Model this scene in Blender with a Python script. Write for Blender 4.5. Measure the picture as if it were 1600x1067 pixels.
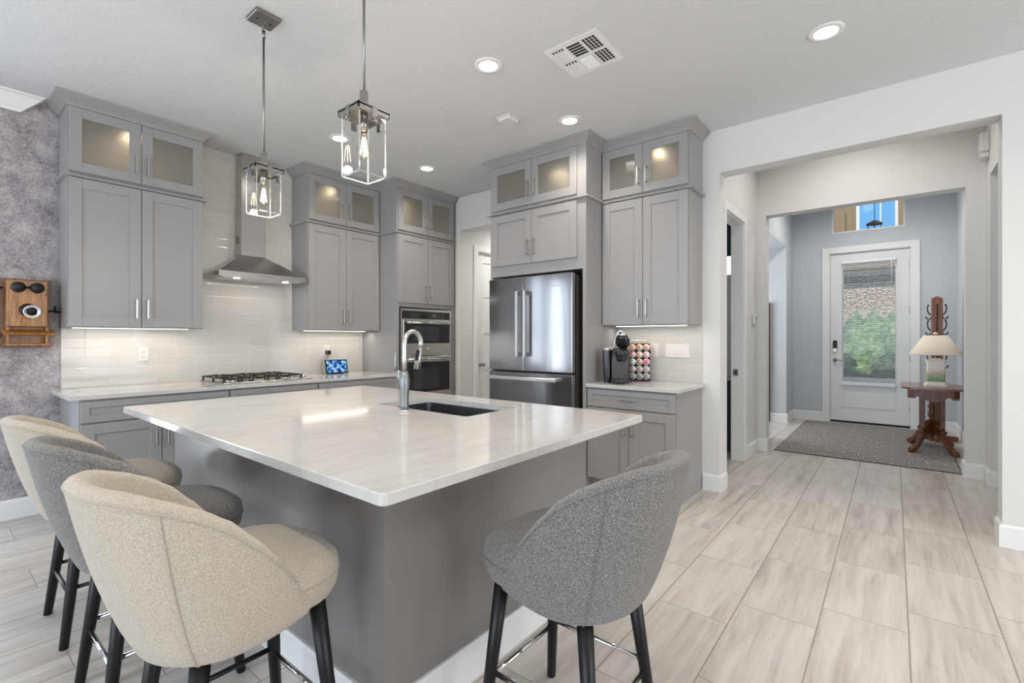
import bpy, bmesh, math, random
from mathutils import Vector, Matrix
random.seed(7)
for o in list(bpy.data.objects): bpy.data.objects.remove(o)
SC = bpy.context.scene
COL = SC.collection
PI = math.pi
# ------------------------------------------------------------------ camera
cam = bpy.data.cameras.new('camera'); co = bpy.data.objects.new('camera', cam); COL.objects.link(co)
FPX = 742.2; YAW = 0.894; CAMH = 1.30
cam.sensor_fit = 'HORIZONTAL'; cam.sensor_width = 36.0; cam.lens = 36.0*FPX/1600
cam.shift_y = -4.5/1600; cam.clip_start = 0.05; cam.clip_end = 200
co.location = (0, 0, CAMH); co.rotation_euler = (PI/2, 0, -YAW)
SC.camera = co
# ------------------------------------------------------------------ exposure
SC.view_settings.view_transform = 'Standard'
SC.view_settings.look = 'None'
SC.view_settings.gamma = 1.0
SC.view_settings.use_curve_mapping = False
SC.view_settings.exposure = 0.0
# ------------------------------------------------------------------ world
world = bpy.data.worlds.new('sky_world'); SC.world = world; world.use_nodes = True
wn = world.node_tree.nodes; wn.clear()
wo = wn.new('ShaderNodeOutputWorld'); wb = wn.new('ShaderNodeBackground')
wb.inputs['Color'].default_value = (0.20, 0.52, 0.92, 1); wb.inputs['Strength'].default_value = 1.0
world.node_tree.links.new(wb.outputs[0], wo.inputs[0])
# ------------------------------------------------------------------ lights
def area(name, loc, rot, sx, sy, power, color=(1, 1, 1), spread=180):
    l = bpy.data.lights.new(name, 'AREA'); l.shape = 'RECTANGLE'; l.size = sx; l.size_y = sy
    l.energy = power; l.color = color; l.spread = math.radians(spread)
    o = bpy.data.objects.new(name, l); COL.objects.link(o); o.location = loc; o.rotation_euler = rot
    return o
CEIL = 3.07
DAY = (0.84, 0.92, 1.0)
WARM = (1.0, 0.88, 0.74)
# daylight through the glass doors and windows of the great room (left and behind the camera)
area('daylight_sliding_door', (-4.42, 1.2, 1.3), (0, -PI/2, 0), 2.3, 5.2, 190, DAY)
area('daylight_left_window', (-0.70, 5.30, 1.30), (-PI/2, 0, 0), 2.0, 2.3, 105, DAY)
area('daylight_rear_window', (1.2, -4.40, 1.5), (PI/2, 0, 0), 4.4, 2.0, 120, (1.0, 0.97, 0.93))
area('side_room_fill', (7.6, 2.45, 1.5), (-PI/2, 0, 0), 1.2, 1.8, 30, (0.95, 0.97, 1.0))  # fill light added in the side room to brighten the foyer, no window behind it
sun = bpy.data.lights.new('sun', 'SUN'); sun.energy = 6.0; sun.angle = 0.01; sun.color = (1, 0.95, 0.88)
so = bpy.data.objects.new('sun', sun); COL.objects.link(so); so.rotation_euler = (math.radians(20), math.radians(-33), 0)
area('daylight_bathroom_window', (5.1, 2.9, 1.8), (-PI/2, 0, 0), 0.9, 0.8, 6, DAY)
CANS = [(2.302, 2.046), (3.268, 0.303), (3.296, 2.049), (3.296, 3.783), (2.319, 3.815), (2.3, 0.30), (0.2, 2.05), (0.2, 0.3), (-2.2, 2.0), (-2.2, -2.0), (1.0, -2.0), (3.3, -2.0)]
for i, (x, y) in enumerate(CANS):
    l = bpy.data.lights.new('can_lamp', 'SPOT'); l.energy = 38; l.color = (1, 0.91, 0.80); l.spot_size = math.radians(150); l.spot_blend = 0.9; l.shadow_soft_size = 0.06
    o = bpy.data.objects.new('can_lamp', l); COL.objects.link(o); o.location = (x, y, CEIL-0.03)
for (x, y, z, e) in ((5.3, 0.3, 3.62, 60), (7.6, 0.35, 3.62, 105), (5.2, 3.7, 2.95, 65), (5.2, 2.3, 2.6, 6)):  # hall and foyer spots are added fill; the pantry one is its can light
    l = bpy.data.lights.new('hall_fill_pantry_lamp', 'SPOT'); l.energy = e; l.color = (1, 0.95, 0.88); l.spot_size = math.radians(160); l.spot_blend = 0.9; l.shadow_soft_size = 0.08
    o = bpy.data.objects.new('hall_fill_pantry_lamp', l); COL.objects.link(o); o.location = (x, y, z)
# under-cabinet strips
area('under_cabinet_strip_light', (1.09, 4.80, 1.372), (0, 0, 0), 0.80, 0.03, 1.7, WARM)
area('under_cabinet_strip_light', (2.89, 4.80, 1.372), (0, 0, 0), 0.80, 0.03, 1.7, WARM)
area('under_cabinet_strip_light', (4.07, 1.68, 1.40), (0, 0, PI/2), 0.70, 0.03, 1.2, WARM)
area('hood_light', (2.0, 4.72, 1.84), (0, 0, 0), 0.5, 0.06, 1.0, (1, 0.9, 0.8))

# ------------------------------------------------------------------ materials
def nt(m): return m.node_tree.nodes, m.node_tree.links
def mat(name, col, rough=0.5, metal=0.0, **kw):
    m = bpy.data.materials.new(name); m.use_nodes = True
    b = m.node_tree.nodes['Principled BSDF']
    b.inputs['Base Color'].default_value = (*col, 1); b.inputs['Roughness'].default_value = rough; b.inputs['Metallic'].default_value = metal
    for k, v in kw.items(): b.inputs[k.replace('_', ' ')].default_value = v
    return m
def bsdf(m): return m.node_tree.nodes['Principled BSDF']
def objcoord(m, scale=(1, 1, 1), world=False):
    N, L = nt(m)
    mp = N.new('ShaderNodeMapping'); mp.inputs['Scale'].default_value = scale
    if world:
        g = N.new('ShaderNodeNewGeometry'); L.new(g.outputs['Position'], mp.inputs[0])
    else:
        t = N.new('ShaderNodeTexCoord'); L.new(t.outputs['Object'], mp.inputs[0])
    return mp.outputs[0]
def noise(m, vec, scale, detail=3, rough=0.55, dist=0.0):
    N, L = nt(m); n = N.new('ShaderNodeTexNoise'); n.inputs['Scale'].default_value = scale; n.inputs['Detail'].default_value = detail
    n.inputs['Roughness'].default_value = rough; n.inputs['Distortion'].default_value = dist
    L.new(vec, n.inputs['Vector']); return n.outputs['Fac']
def ramp(m, fac, stops):
    N, L = nt(m); r = N.new('ShaderNodeValToRGB'); L.new(fac, r.inputs[0])
    e = r.color_ramp.elements
    while len(e) < len(stops): e.new(0.5)
    for i, (p, c) in enumerate(stops): e[i].position = p; e[i].color = (*c, 1)
    return r.outputs[0]
def bump(m, h, strength=0.3, dist=0.01):
    N, L = nt(m); b = N.new('ShaderNodeBump'); b.inputs['Strength'].default_value = strength; b.inputs['Distance'].default_value = dist
    L.new(h, b.inputs['Height']); L.new(b.outputs[0], bsdf(m).inputs['Normal'])
def setcol(m, out): m.node_tree.links.new(out, bsdf(m).inputs['Base Color'])
def math_(m, op, a, b=None, c=None):
    N, L = nt(m); n = N.new('ShaderNodeMath'); n.operation = op
    for i, v in enumerate((a, b, c)):
        if v is None: continue
        if isinstance(v, (int, float)): n.inputs[i].default_value = v
        else: L.new(v, n.inputs[i])
    return n.outputs[0]
def emit(name, col, s):
    m = bpy.data.materials.new(name); m.use_nodes = True; N, L = nt(m); N.clear()
    e = N.new('ShaderNodeEmission'); e.inputs[0].default_value = (*col, 1); e.inputs[1].default_value = s
    o = N.new('ShaderNodeOutputMaterial'); L.new(e.outputs[0], o.inputs[0]); return m
def thin_glass(name, tint=(1, 1, 1), refl=0.12):
    m = bpy.data.materials.new(name); m.use_nodes = True; N, L = nt(m); N.clear()
    t = N.new('ShaderNodeBsdfTransparent'); t.inputs[0].default_value = (*tint, 1)
    g = N.new('ShaderNodeBsdfGlossy'); g.inputs['Roughness'].default_value = 0.02
    f = N.new('ShaderNodeFresnel'); f.inputs[0].default_value = 1.5
    gm = N.new('ShaderNodeNewGeometry'); iv = N.new('ShaderNodeMath'); iv.operation = 'SUBTRACT'; iv.inputs[0].default_value = 1; L.new(gm.outputs['Backfacing'], iv.inputs[1])
    ml = N.new('ShaderNodeMath'); ml.operation = 'MULTIPLY'; L.new(f.outputs[0], ml.inputs[0]); L.new(iv.outputs[0], ml.inputs[1])
    mx = N.new('ShaderNodeMixShader'); L.new(ml.outputs[0], mx.inputs[0]); L.new(t.outputs[0], mx.inputs[1]); L.new(g.outputs[0], mx.inputs[2])
    o = N.new('ShaderNodeOutputMaterial'); L.new(mx.outputs[0], o.inputs[0]); return m

M = {}
M['cab'] = mat('cabinet_paint', (0.31, 0.305, 0.305), 0.36)
M['panel'] = mat('island_paint', (0.225, 0.213, 0.205), 0.24)
nz = noise(M['panel'], objcoord(M['panel']), 260, 2); bump(M['panel'], nz, 0.12, 0.002)
M['white'] = mat('white_trim', (0.80, 0.80, 0.80), 0.4)
M['plate'] = mat('white_plastic', (0.70, 0.68, 0.66), 0.35)
def wallmat(name, col):
    m = mat(name, col, 0.75); n = noise(m, objcoord(m, world=True), 120, 4); bump(m, n, 0.10, 0.004); return m
M['wall'] = wallmat('wall_paint', (0.69, 0.685, 0.675))
M['foyer'] = wallmat('foyer_paint', (0.545, 0.58, 0.61))
M['ceil'] = mat('ceiling_texture', (0.655, 0.665, 0.68), 0.85)
v = objcoord(M['ceil'], world=True); n = noise(M['ceil'], v, 55, 5, 0.65); bump(M['ceil'], n, 0.55, 0.008)
# wallpaper: mottled grey-mauve
m = M['paper'] = mat('mottled_wallpaper', (0.4, 0.4, 0.4), 0.6)
v = objcoord(m, world=True); a = noise(m, v, 9, 6, 0.75, 0.2); b = noise(m, v, 110, 4, 0.9)
s = math_(m, 'ADD', math_(m, 'MULTIPLY', a, 0.45), math_(m, 'MULTIPLY', b, 0.55))
setcol(m, ramp(m, s, [(0.38, (0.12, 0.105, 0.115)), (0.48, (0.30, 0.275, 0.29)), (0.58, (0.48, 0.45, 0.46)), (0.68, (0.66, 0.63, 0.64))]))
bump(m, b, 0.15, 0.003)
# floor: wood-look porcelain planks, stretched across the room, one-third offset
m = M['floor'] = mat('porcelain_floor_tile', (0.6, 0.57, 0.53), 0.30)
N, L = nt(m); g = N.new('ShaderNodeNewGeometry'); sp = N.new('ShaderNodeSeparateXYZ'); L.new(g.outputs['Position'], sp.inputs[0])
X, Y = sp.outputs[0], sp.outputs[1]
yy = math_(m, 'DIVIDE', math_(m, 'ADD', Y, 0.052+32.1), 0.321)
row = math_(m, 'FLOOR', yy); fy = math_(m, 'FRACT', yy)
xx = math_(m, 'DIVIDE', math_(m, 'ADD', math_(m, 'SUBTRACT', X, 2.728-64.0), math_(m, 'MULTIPLY', math_(m, 'SUBTRACT', row, 100.0), 0.2133)), 0.64)
colx = math_(m, 'FLOOR', xx); fx = math_(m, 'FRACT', xx)
gy = math_(m, 'LESS_THAN', math_(m, 'MINIMUM', fy, math_(m, 'SUBTRACT', 1.0, fy)), 0.0045/0.321*0.5+0.0025)
gx = math_(m, 'LESS_THAN', math_(m, 'MINIMUM', fx, math_(m, 'SUBTRACT', 1.0, fx)), 0.0030/0.64*0.5+0.0009)
gr = math_(m, 'MAXIMUM', gx, gy)
cm = N.new('ShaderNodeCombineXYZ'); L.new(colx, cm.inputs[0]); L.new(row, cm.inputs[1])
wn_ = N.new('ShaderNodeTexWhiteNoise'); L.new(cm.outputs[0], wn_.inputs['Vector'])
off = N.new('ShaderNodeVectorMath'); off.operation = 'SCALE'; L.new(wn_.outputs['Color'], off.inputs[0]); off.inputs['Scale'].default_value = 30
vp = N.new('ShaderNodeVectorMath'); vp.operation = 'ADD'; L.new(g.outputs['Position'], vp.inputs[0]); L.new(off.outputs[0], vp.inputs[1])
mp = N.new('ShaderNodeMapping'); mp.inputs['Scale'].default_value = (0.8, 9.0, 1.0); L.new(vp.outputs[0], mp.inputs[0])
grain = noise(m, mp.outputs[0], 1.9, 5, 0.6, 0.4)
mp2 = N.new('ShaderNodeMapping'); mp2.inputs['Scale'].default_value = (3, 60.0, 1.0); L.new(vp.outputs[0], mp2.inputs[0])
fine = noise(m, mp2.outputs[0], 1.5, 3)
t = math_(m, 'ADD', math_(m, 'ADD', math_(m, 'MULTIPLY', grain, 0.76), math_(m, 'MULTIPLY', fine, 0.20)), math_(m, 'MULTIPLY', wn_.outputs['Value'], 0.08))
tc = ramp(m, t, [(0.34, (0.35, 0.310, 0.275)), (0.45, (0.475, 0.435, 0.395)), (0.56, (0.55, 0.515, 0.475)), (0.70, (0.60, 0.57, 0.53))])
mx = N.new('ShaderNodeMixRGB'); L.new(gr, mx.inputs[0]); L.new(tc, mx.inputs[1]); mx.inputs[2].default_value = (0.30, 0.265, 0.225, 1)
setcol(m, mx.outputs[0]); inv = math_(m, 'SUBTRACT', 1.0, gr); bump(m, inv, 0.35, 0.002)
L.new(math_(m, 'ADD', 0.30, math_(m, 'MULTIPLY', gr, 0.5)), bsdf(m).inputs['Roughness'])
# glass tile
def tilemat(name, axis):
    m = mat(name, (0.6, 0.6, 0.58), 0.07)
    N, L = nt(m); g = N.new('ShaderNodeNewGeometry'); sp = N.new('ShaderNodeSeparateXYZ'); L.new(g.outputs['Position'], sp.inputs[0])
    u = sp.outputs[axis]
    zz = math_(m, 'DIVIDE', math_(m, 'SUBTRACT', sp.outputs[2], 0.914-0.0785*20), 0.0785); r = math_(m, 'FLOOR', zz); fz = math_(m, 'FRACT', zz)
    cmb = N.new('ShaderNodeCombineXYZ'); L.new(r, cmb.inputs[0]); w1 = N.new('ShaderNodeTexWhiteNoise'); L.new(cmb.outputs[0], w1.inputs['Vector'])
    uu = math_(m, 'DIVIDE', math_(m, 'ADD', math_(m, 'ADD', u, 30.0), math_(m, 'MULTIPLY', math_(m, 'SNAP', w1.outputs['Value'], 0.25), 0.6)), 0.305)
    cu = math_(m, 'FLOOR', uu); fu = math_(m, 'FRACT', uu)
    a = math_(m, 'MINIMUM', fz, math_(m, 'SUBTRACT', 1.0, fz)); b = math_(m, 'MINIMUM', fu, math_(m, 'SUBTRACT', 1.0, fu))
    d = math_(m, 'MINIMUM', math_(m, 'MULTIPLY', a, 0.0785), math_(m, 'MULTIPLY', b, 0.305))
    gr = math_(m, 'LESS_THAN', d, 0.0012)
    c2 = N.new('ShaderNodeCombineXYZ'); L.new(cu, c2.inputs[0]); L.new(r, c2.inputs[1]); w2 = N.new('ShaderNodeTexWhiteNoise'); L.new(c2.outputs[0], w2.inputs['Vector'])
    base = ramp(m, w2.outputs['Value'], [(0.0, (0.55, 0.54, 0.51)), (1.0, (0.585, 0.575, 0.55))])
    mx = N.new('ShaderNodeMixRGB'); L.new(gr, mx.inputs[0]); L.new(base, mx.inputs[1]); mx.inputs[2].default_value = (0.72, 0.71, 0.69, 1)
    setcol(m, mx.outputs[0]); edge = math_(m, 'MINIMUM', math_(m, 'DIVIDE', d, 0.004), 1.0)
    # every tile sits a hair off plane
    tilt = math_(m, 'MULTIPLY', math_(m, 'MULTIPLY', fu, math_(m, 'SUBTRACT', w2.outputs['Value'], 0.5)), 0.8)
    bump(m, math_(m, 'ADD', edge, tilt), 0.35, 0.003)
    return m
M['tileX'] = tilemat('glass_subway_tile', 0); M['tileY'] = tilemat('glass_subway_tile_side', 1)
# quartz
m = M['quartz'] = mat('white_quartz', (0.7, 0.69, 0.68), 0.09)
v = objcoord(m, (1, 2.6, 1), world=True); a = noise(m, v, 1.3, 6, 0.6, 1.4)
w = math_(m, 'ABSOLUTE', math_(m, 'SUBTRACT', a, 0.5)); 
setcol(m, ramp(m, w, [(0.0, (0.50, 0.488, 0.468)), (0.010, (0.55, 0.54, 0.52)), (0.1, (0.575, 0.565, 0.545))]))
# metals
m = M['steel'] = mat('brushed_steel', (0.55, 0.53, 0.51), 0.20, 1.0)
M['owin'] = mat('oven_inner_window', (0.035, 0.035, 0.038), 0.12)
v = objcoord(m, (1, 1, 60)); n = noise(m, v, 8, 3); bump(m, n, 0.05, 0.002)
M['steel'].node_tree.nodes['Principled BSDF'].inputs['Anisotropic'].default_value = 0.5
m = M['fridge'] = mat('fridge_steel', (0.35, 0.35, 0.36), 0.13, 1.0)
v = objcoord(m, (3, 3, 0.25)); n = noise(m, v, 2.2, 2); bump(m, n, 0.06, 0.01)
M['nickel'] = mat('satin_nickel', (0.52, 0.50, 0.48), 0.32, 1.0)
M['pull'] = mat('nickel_pull', (0.50, 0.485, 0.47), 0.28, 1.0)
M['chrome'] = mat('chrome', (0.75, 0.75, 0.76), 0.07, 1.0)
M['faucet'] = mat('faucet_nickel', (0.27, 0.29, 0.30), 0.42, 1.0)
M['black'] = mat('black_lacquer', (0.004, 0.004, 0.005), 0.38, 0, Specular_IOR_Level=0.35)
M['blackmetal'] = mat('black_steel', (0.012, 0.012, 0.013), 0.42, 0.3)
M['iron'] = mat('cast_iron', (0.035, 0.028, 0.024), 0.45, 0.5)
M['gap'] = mat('dark_void', (0.012, 0.012, 0.012), 0.8)
M['dglass'] = mat('oven_glass', (0.012, 0.012, 0.014), 0.06)
M['sinksteel'] = mat('sink_steel', (0.16, 0.17, 0.185), 0.28, 0.9)
M['bplastic'] = mat('black_plastic', (0.016, 0.016, 0.018), 0.22)
M['gplastic'] = mat('grey_plastic', (0.20, 0.19, 0.18), 0.35)
M['gdark'] = mat('charcoal_plastic', (0.045, 0.043, 0.042), 0.4)
M['silver'] = mat('silver_plastic', (0.66, 0.66, 0.67), 0.25, 0.75)
M['gasket'] = mat('grey_gasket', (0.05, 0.045, 0.04), 0.5)
M['pnick'] = mat('pendant_nickel', (0.30, 0.295, 0.29), 0.30, 1.0)
M['gedge'] = mat('glass_edge_glint', (0.80, 0.83, 0.83), 0.10, 0, Transmission_Weight=0.75, IOR=1.3)  # whitish strips paint in the bright glint along the thick glass edges
M['thin'] = thin_glass('clear_pane'); M['bulb'] = thin_glass('bulb_glass', (1, 0.96, 0.88))
M['glass'] = mat('thick_glass', (0.97, 0.985, 0.98), 0.0, 0, Transmission_Weight=1.0, IOR=1.45)
M['frost'] = mat('frosted_glass', (0.82, 0.80, 0.75), 0.62, 0, Transmission_Weight=0.90, IOR=1.3, Coat_Weight=0.5, Coat_Roughness=0.03)
M['inside'] = mat('cabinet_interior', (0.50, 0.47, 0.42), 0.5)
M['led'] = emit('led_strip', (1, 0.9, 0.78), 2.5); M['can'] = emit('downlight_glow', (1, 0.97, 0.92), 9)
M['fil'] = emit('filament', (1, 0.82, 0.55), 60)
def fabric(name, c0, c1, c2, c3, sc=520, st=0.5):
    m = mat(name, c1, 0.9); bsdf(m).inputs['Sheen Weight'].default_value = 0.25
    v = objcoord(m); a = noise(m, v, sc, 3, 0.75); w = N = m.node_tree.nodes.new('ShaderNodeTexVoronoi'); w.inputs['Scale'].default_value = sc*0.9; m.node_tree.links.new(v, w.inputs['Vector'])
    f = math_(m, 'ADD', math_(m, 'MULTIPLY', a, 0.7), math_(m, 'MULTIPLY', w.outputs['Distance'], 0.35))
    setcol(m, ramp(m, f, [(0.38, c0), (0.47, c1), (0.57, c2), (0.68, c3)])); bump(m, f, st, 0.004); return m
M['cream'] = fabric('cream_boucle', (0.27, 0.225, 0.17), (0.42, 0.36, 0.29), (0.51, 0.45, 0.37), (0.62, 0.565, 0.48))
M['tweed'] = fabric('grey_tweed', (0.022, 0.021, 0.021), (0.10, 0.095, 0.09), (0.19, 0.18, 0.17), (0.40, 0.385, 0.365))
M['pipecream'] = fabric('cream_welt', (0.28, 0.24, 0.19), (0.40, 0.35, 0.28), (0.46, 0.41, 0.34), (0.5, 0.45, 0.4))
M['pipegrey'] = fabric('grey_welt', (0.03, 0.03, 0.03), (0.10, 0.10, 0.10), (0.17, 0.17, 0.17), (0.26, 0.26, 0.26))
def wood(name, dark, mid, light, scale=(18, 18, 1.6), rough=0.32):
    m = mat(name, mid, rough); v = objcoord(m, scale); a = noise(m, v, 3.2, 6, 0.62, 1.2)
    setcol(m, ramp(m, a, [(0.30, dark), (0.5, mid), (0.68, light)])); bump(m, a, 0.1, 0.003); return m
M['oak'] = wood('golden_oak', (0.13, 0.050, 0.010), (0.36, 0.150, 0.032), (0.50, 0.24, 0.065))
M['oakdark'] = wood('dark_oak_edge', (0.05, 0.022, 0.009), (0.14, 0.06, 0.02), (0.22, 0.10, 0.035))
M['walnut'] = wood('walnut', (0.035, 0.010, 0.004), (0.125, 0.036, 0.013), (0.22, 0.075, 0.03))
M['walnuttop'] = wood('walnut_top', (0.10, 0.04, 0.022), (0.18, 0.08, 0.05), (0.26, 0.135, 0.09), (2, 20, 8), 0.2)
M['rackwood'] = wood('coat_rack_wood', (0.12, 0.035, 0.012), (0.23, 0.075, 0.028), (0.32, 0.12, 0.05))
M['shade'] = mat('linen_shade', (0.80, 0.70, 0.58), 0.8, 0, Transmission_Weight=0.0)
M['ceramic'] = mat('cream_ceramic', (0.76, 0.70, 0.60), 0.25)
m = M['floral'] = mat('painted_flowers', (0.6, 0.6, 0.5), 0.3)
v = objcoord(m, (1, 1, 1)); a = noise(m, v, 60, 3, 0.8)
N, L = nt(m); sp = N.new('ShaderNodeSeparateXYZ'); L.new(v, sp.inputs[0])
zf = math_(m, 'ADD', math_(m, 'MULTIPLY', sp.outputs[2], 3.2), math_(m, 'MULTIPLY', a, 0.75))
setcol(m, ramp(m, zf, [(0.50, (0.06, 0.17, 0.045)), (0.74, (0.24, 0.36, 0.14)), (0.88, (0.62, 0.38, 0.34)), (1.15, (0.80, 0.77, 0.70))]))
m = M['rug'] = mat('woven_rug', (0.2, 0.19, 0.18), 0.95)
v = objcoord(m, (1, 1, 1)); a = noise(m, objcoord(m, (3, 22, 1)), 3.5, 4, 0.7); b = noise(m, v, 160, 2)
N, L = nt(m); sp = N.new('ShaderNodeSeparateXYZ'); L.new(v, sp.inputs[0])
def dash(cells, wdt):
    pu = math_(m, 'FRACT', math_(m, 'DIVIDE', math_(m, 'ADD', sp.outputs[0], 10), cells[0])); pv = math_(m, 'FRACT', math_(m, 'DIVIDE', math_(m, 'ADD', sp.outputs[1], 10), cells[1]))
    return math_(m, 'MULTIPLY', math_(m, 'LESS_THAN', pu, wdt[0]), math_(m, 'LESS_THAN', pv, wdt[1]))
dd = math_(m, 'MULTIPLY', math_(m, 'MULTIPLY', dash((0.30, 0.145), (0.30, 0.10)), math_(m, 'GREATER_THAN', b, 0.50)), 0.22)
s = math_(m, 'ADD', math_(m, 'ADD', math_(m, 'MULTIPLY', a, 0.6), math_(m, 'MULTIPLY', b, 0.35)), dd)
setcol(m, ramp(m, s, [(0.32, (0.10, 0.088, 0.08)), (0.46, (0.22, 0.20, 0.185)), (0.58, (0.36, 0.34, 0.32)), (0.85, (0.58, 0.56, 0.53))])); bump(m, b, 0.6, 0.006)
M['blind'] = mat('white_blind', (0.78, 0.80, 0.82), 0.5)
M['doorpaint'] = mat('door_paint', (0.74, 0.75, 0.75), 0.4)
m = M['leaf'] = mat('garden_leaves', (0.06, 0.12, 0.03), 0.6)
v = objcoord(m, world=True); a = noise(m, v, 9, 4, 0.7); setcol(m, ramp(m, a, [(0.35, (0.02, 0.05, 0.012)), (0.52, (0.10, 0.20, 0.05)), (0.68, (0.32, 0.42, 0.14))]))
m = M['brick'] = mat('porch_brick', (0.5, 0.3, 0.22), 0.8)
v = objcoord(m, world=True); a = noise(m, v, 14, 3); setcol(m, ramp(m, a, [(0.40, (0.22, 0.12, 0.08)), (0.52, (0.60, 0.42, 0.33)), (0.64, (0.80, 0.66, 0.55))]))
M['lawn'] = mat('lawn', (0.10, 0.22, 0.04), 0.9)
M['patio'] = mat('patio_paving', (0.20, 0.20, 0.205), 0.8)
M['stucco'] = mat('porch_stucco', (0.30, 0.22, 0.13), 0.9)
M['darkbar'] = mat('dark_wood_edge', (0.025, 0.015, 0.012), 0.5)
M['bathtile'] = mat('white_bath_tile', (0.72, 0.76, 0.78), 0.15)
M['bathdark'] = mat('dark_blue_shade', (0.02, 0.045, 0.075), 0.4)
M['bathwin'] = emit('bathroom_window_daylight', (0.95, 0.98, 1.0), 1.6)
M['red'] = mat('dark_red', (0.10, 0.01, 0.008), 0.4)
M['clear'] = mat('white_cord', (0.75, 0.75, 0.74), 0.5)
m = M['screen'] = bpy.data.materials.new('display_screen'); m.use_nodes = True; N, L = nt(m)
v = objcoord(m, (1, 1, 1)); vo = N.new('ShaderNodeTexVoronoi'); vo.inputs['Scale'].default_value = 26; L.new(v, vo.inputs['Vector'])
a = noise(m, v, 22, 2, 0.5, 2.0); f = math_(m, 'ADD', math_(m, 'MULTIPLY', vo.outputs['Distance'], 0.5), math_(m, 'MULTIPLY', a, 0.6))
c = ramp(m, f, [(0.34, (0.005, 0.02, 0.10)), (0.46, (0.01, 0.09, 0.42)), (0.56, (0.10, 0.38, 0.80)), (0.68, (0.65, 0.85, 0.95))])
e = N.new('ShaderNodeEmission'); e.inputs[1].default_value = 0.9; L.new(c, e.inputs[0]); out = [x for x in N if x.type == 'OUTPUT_MATERIAL'][0]; L.new(e.outputs[0], out.inputs[0])

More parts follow.
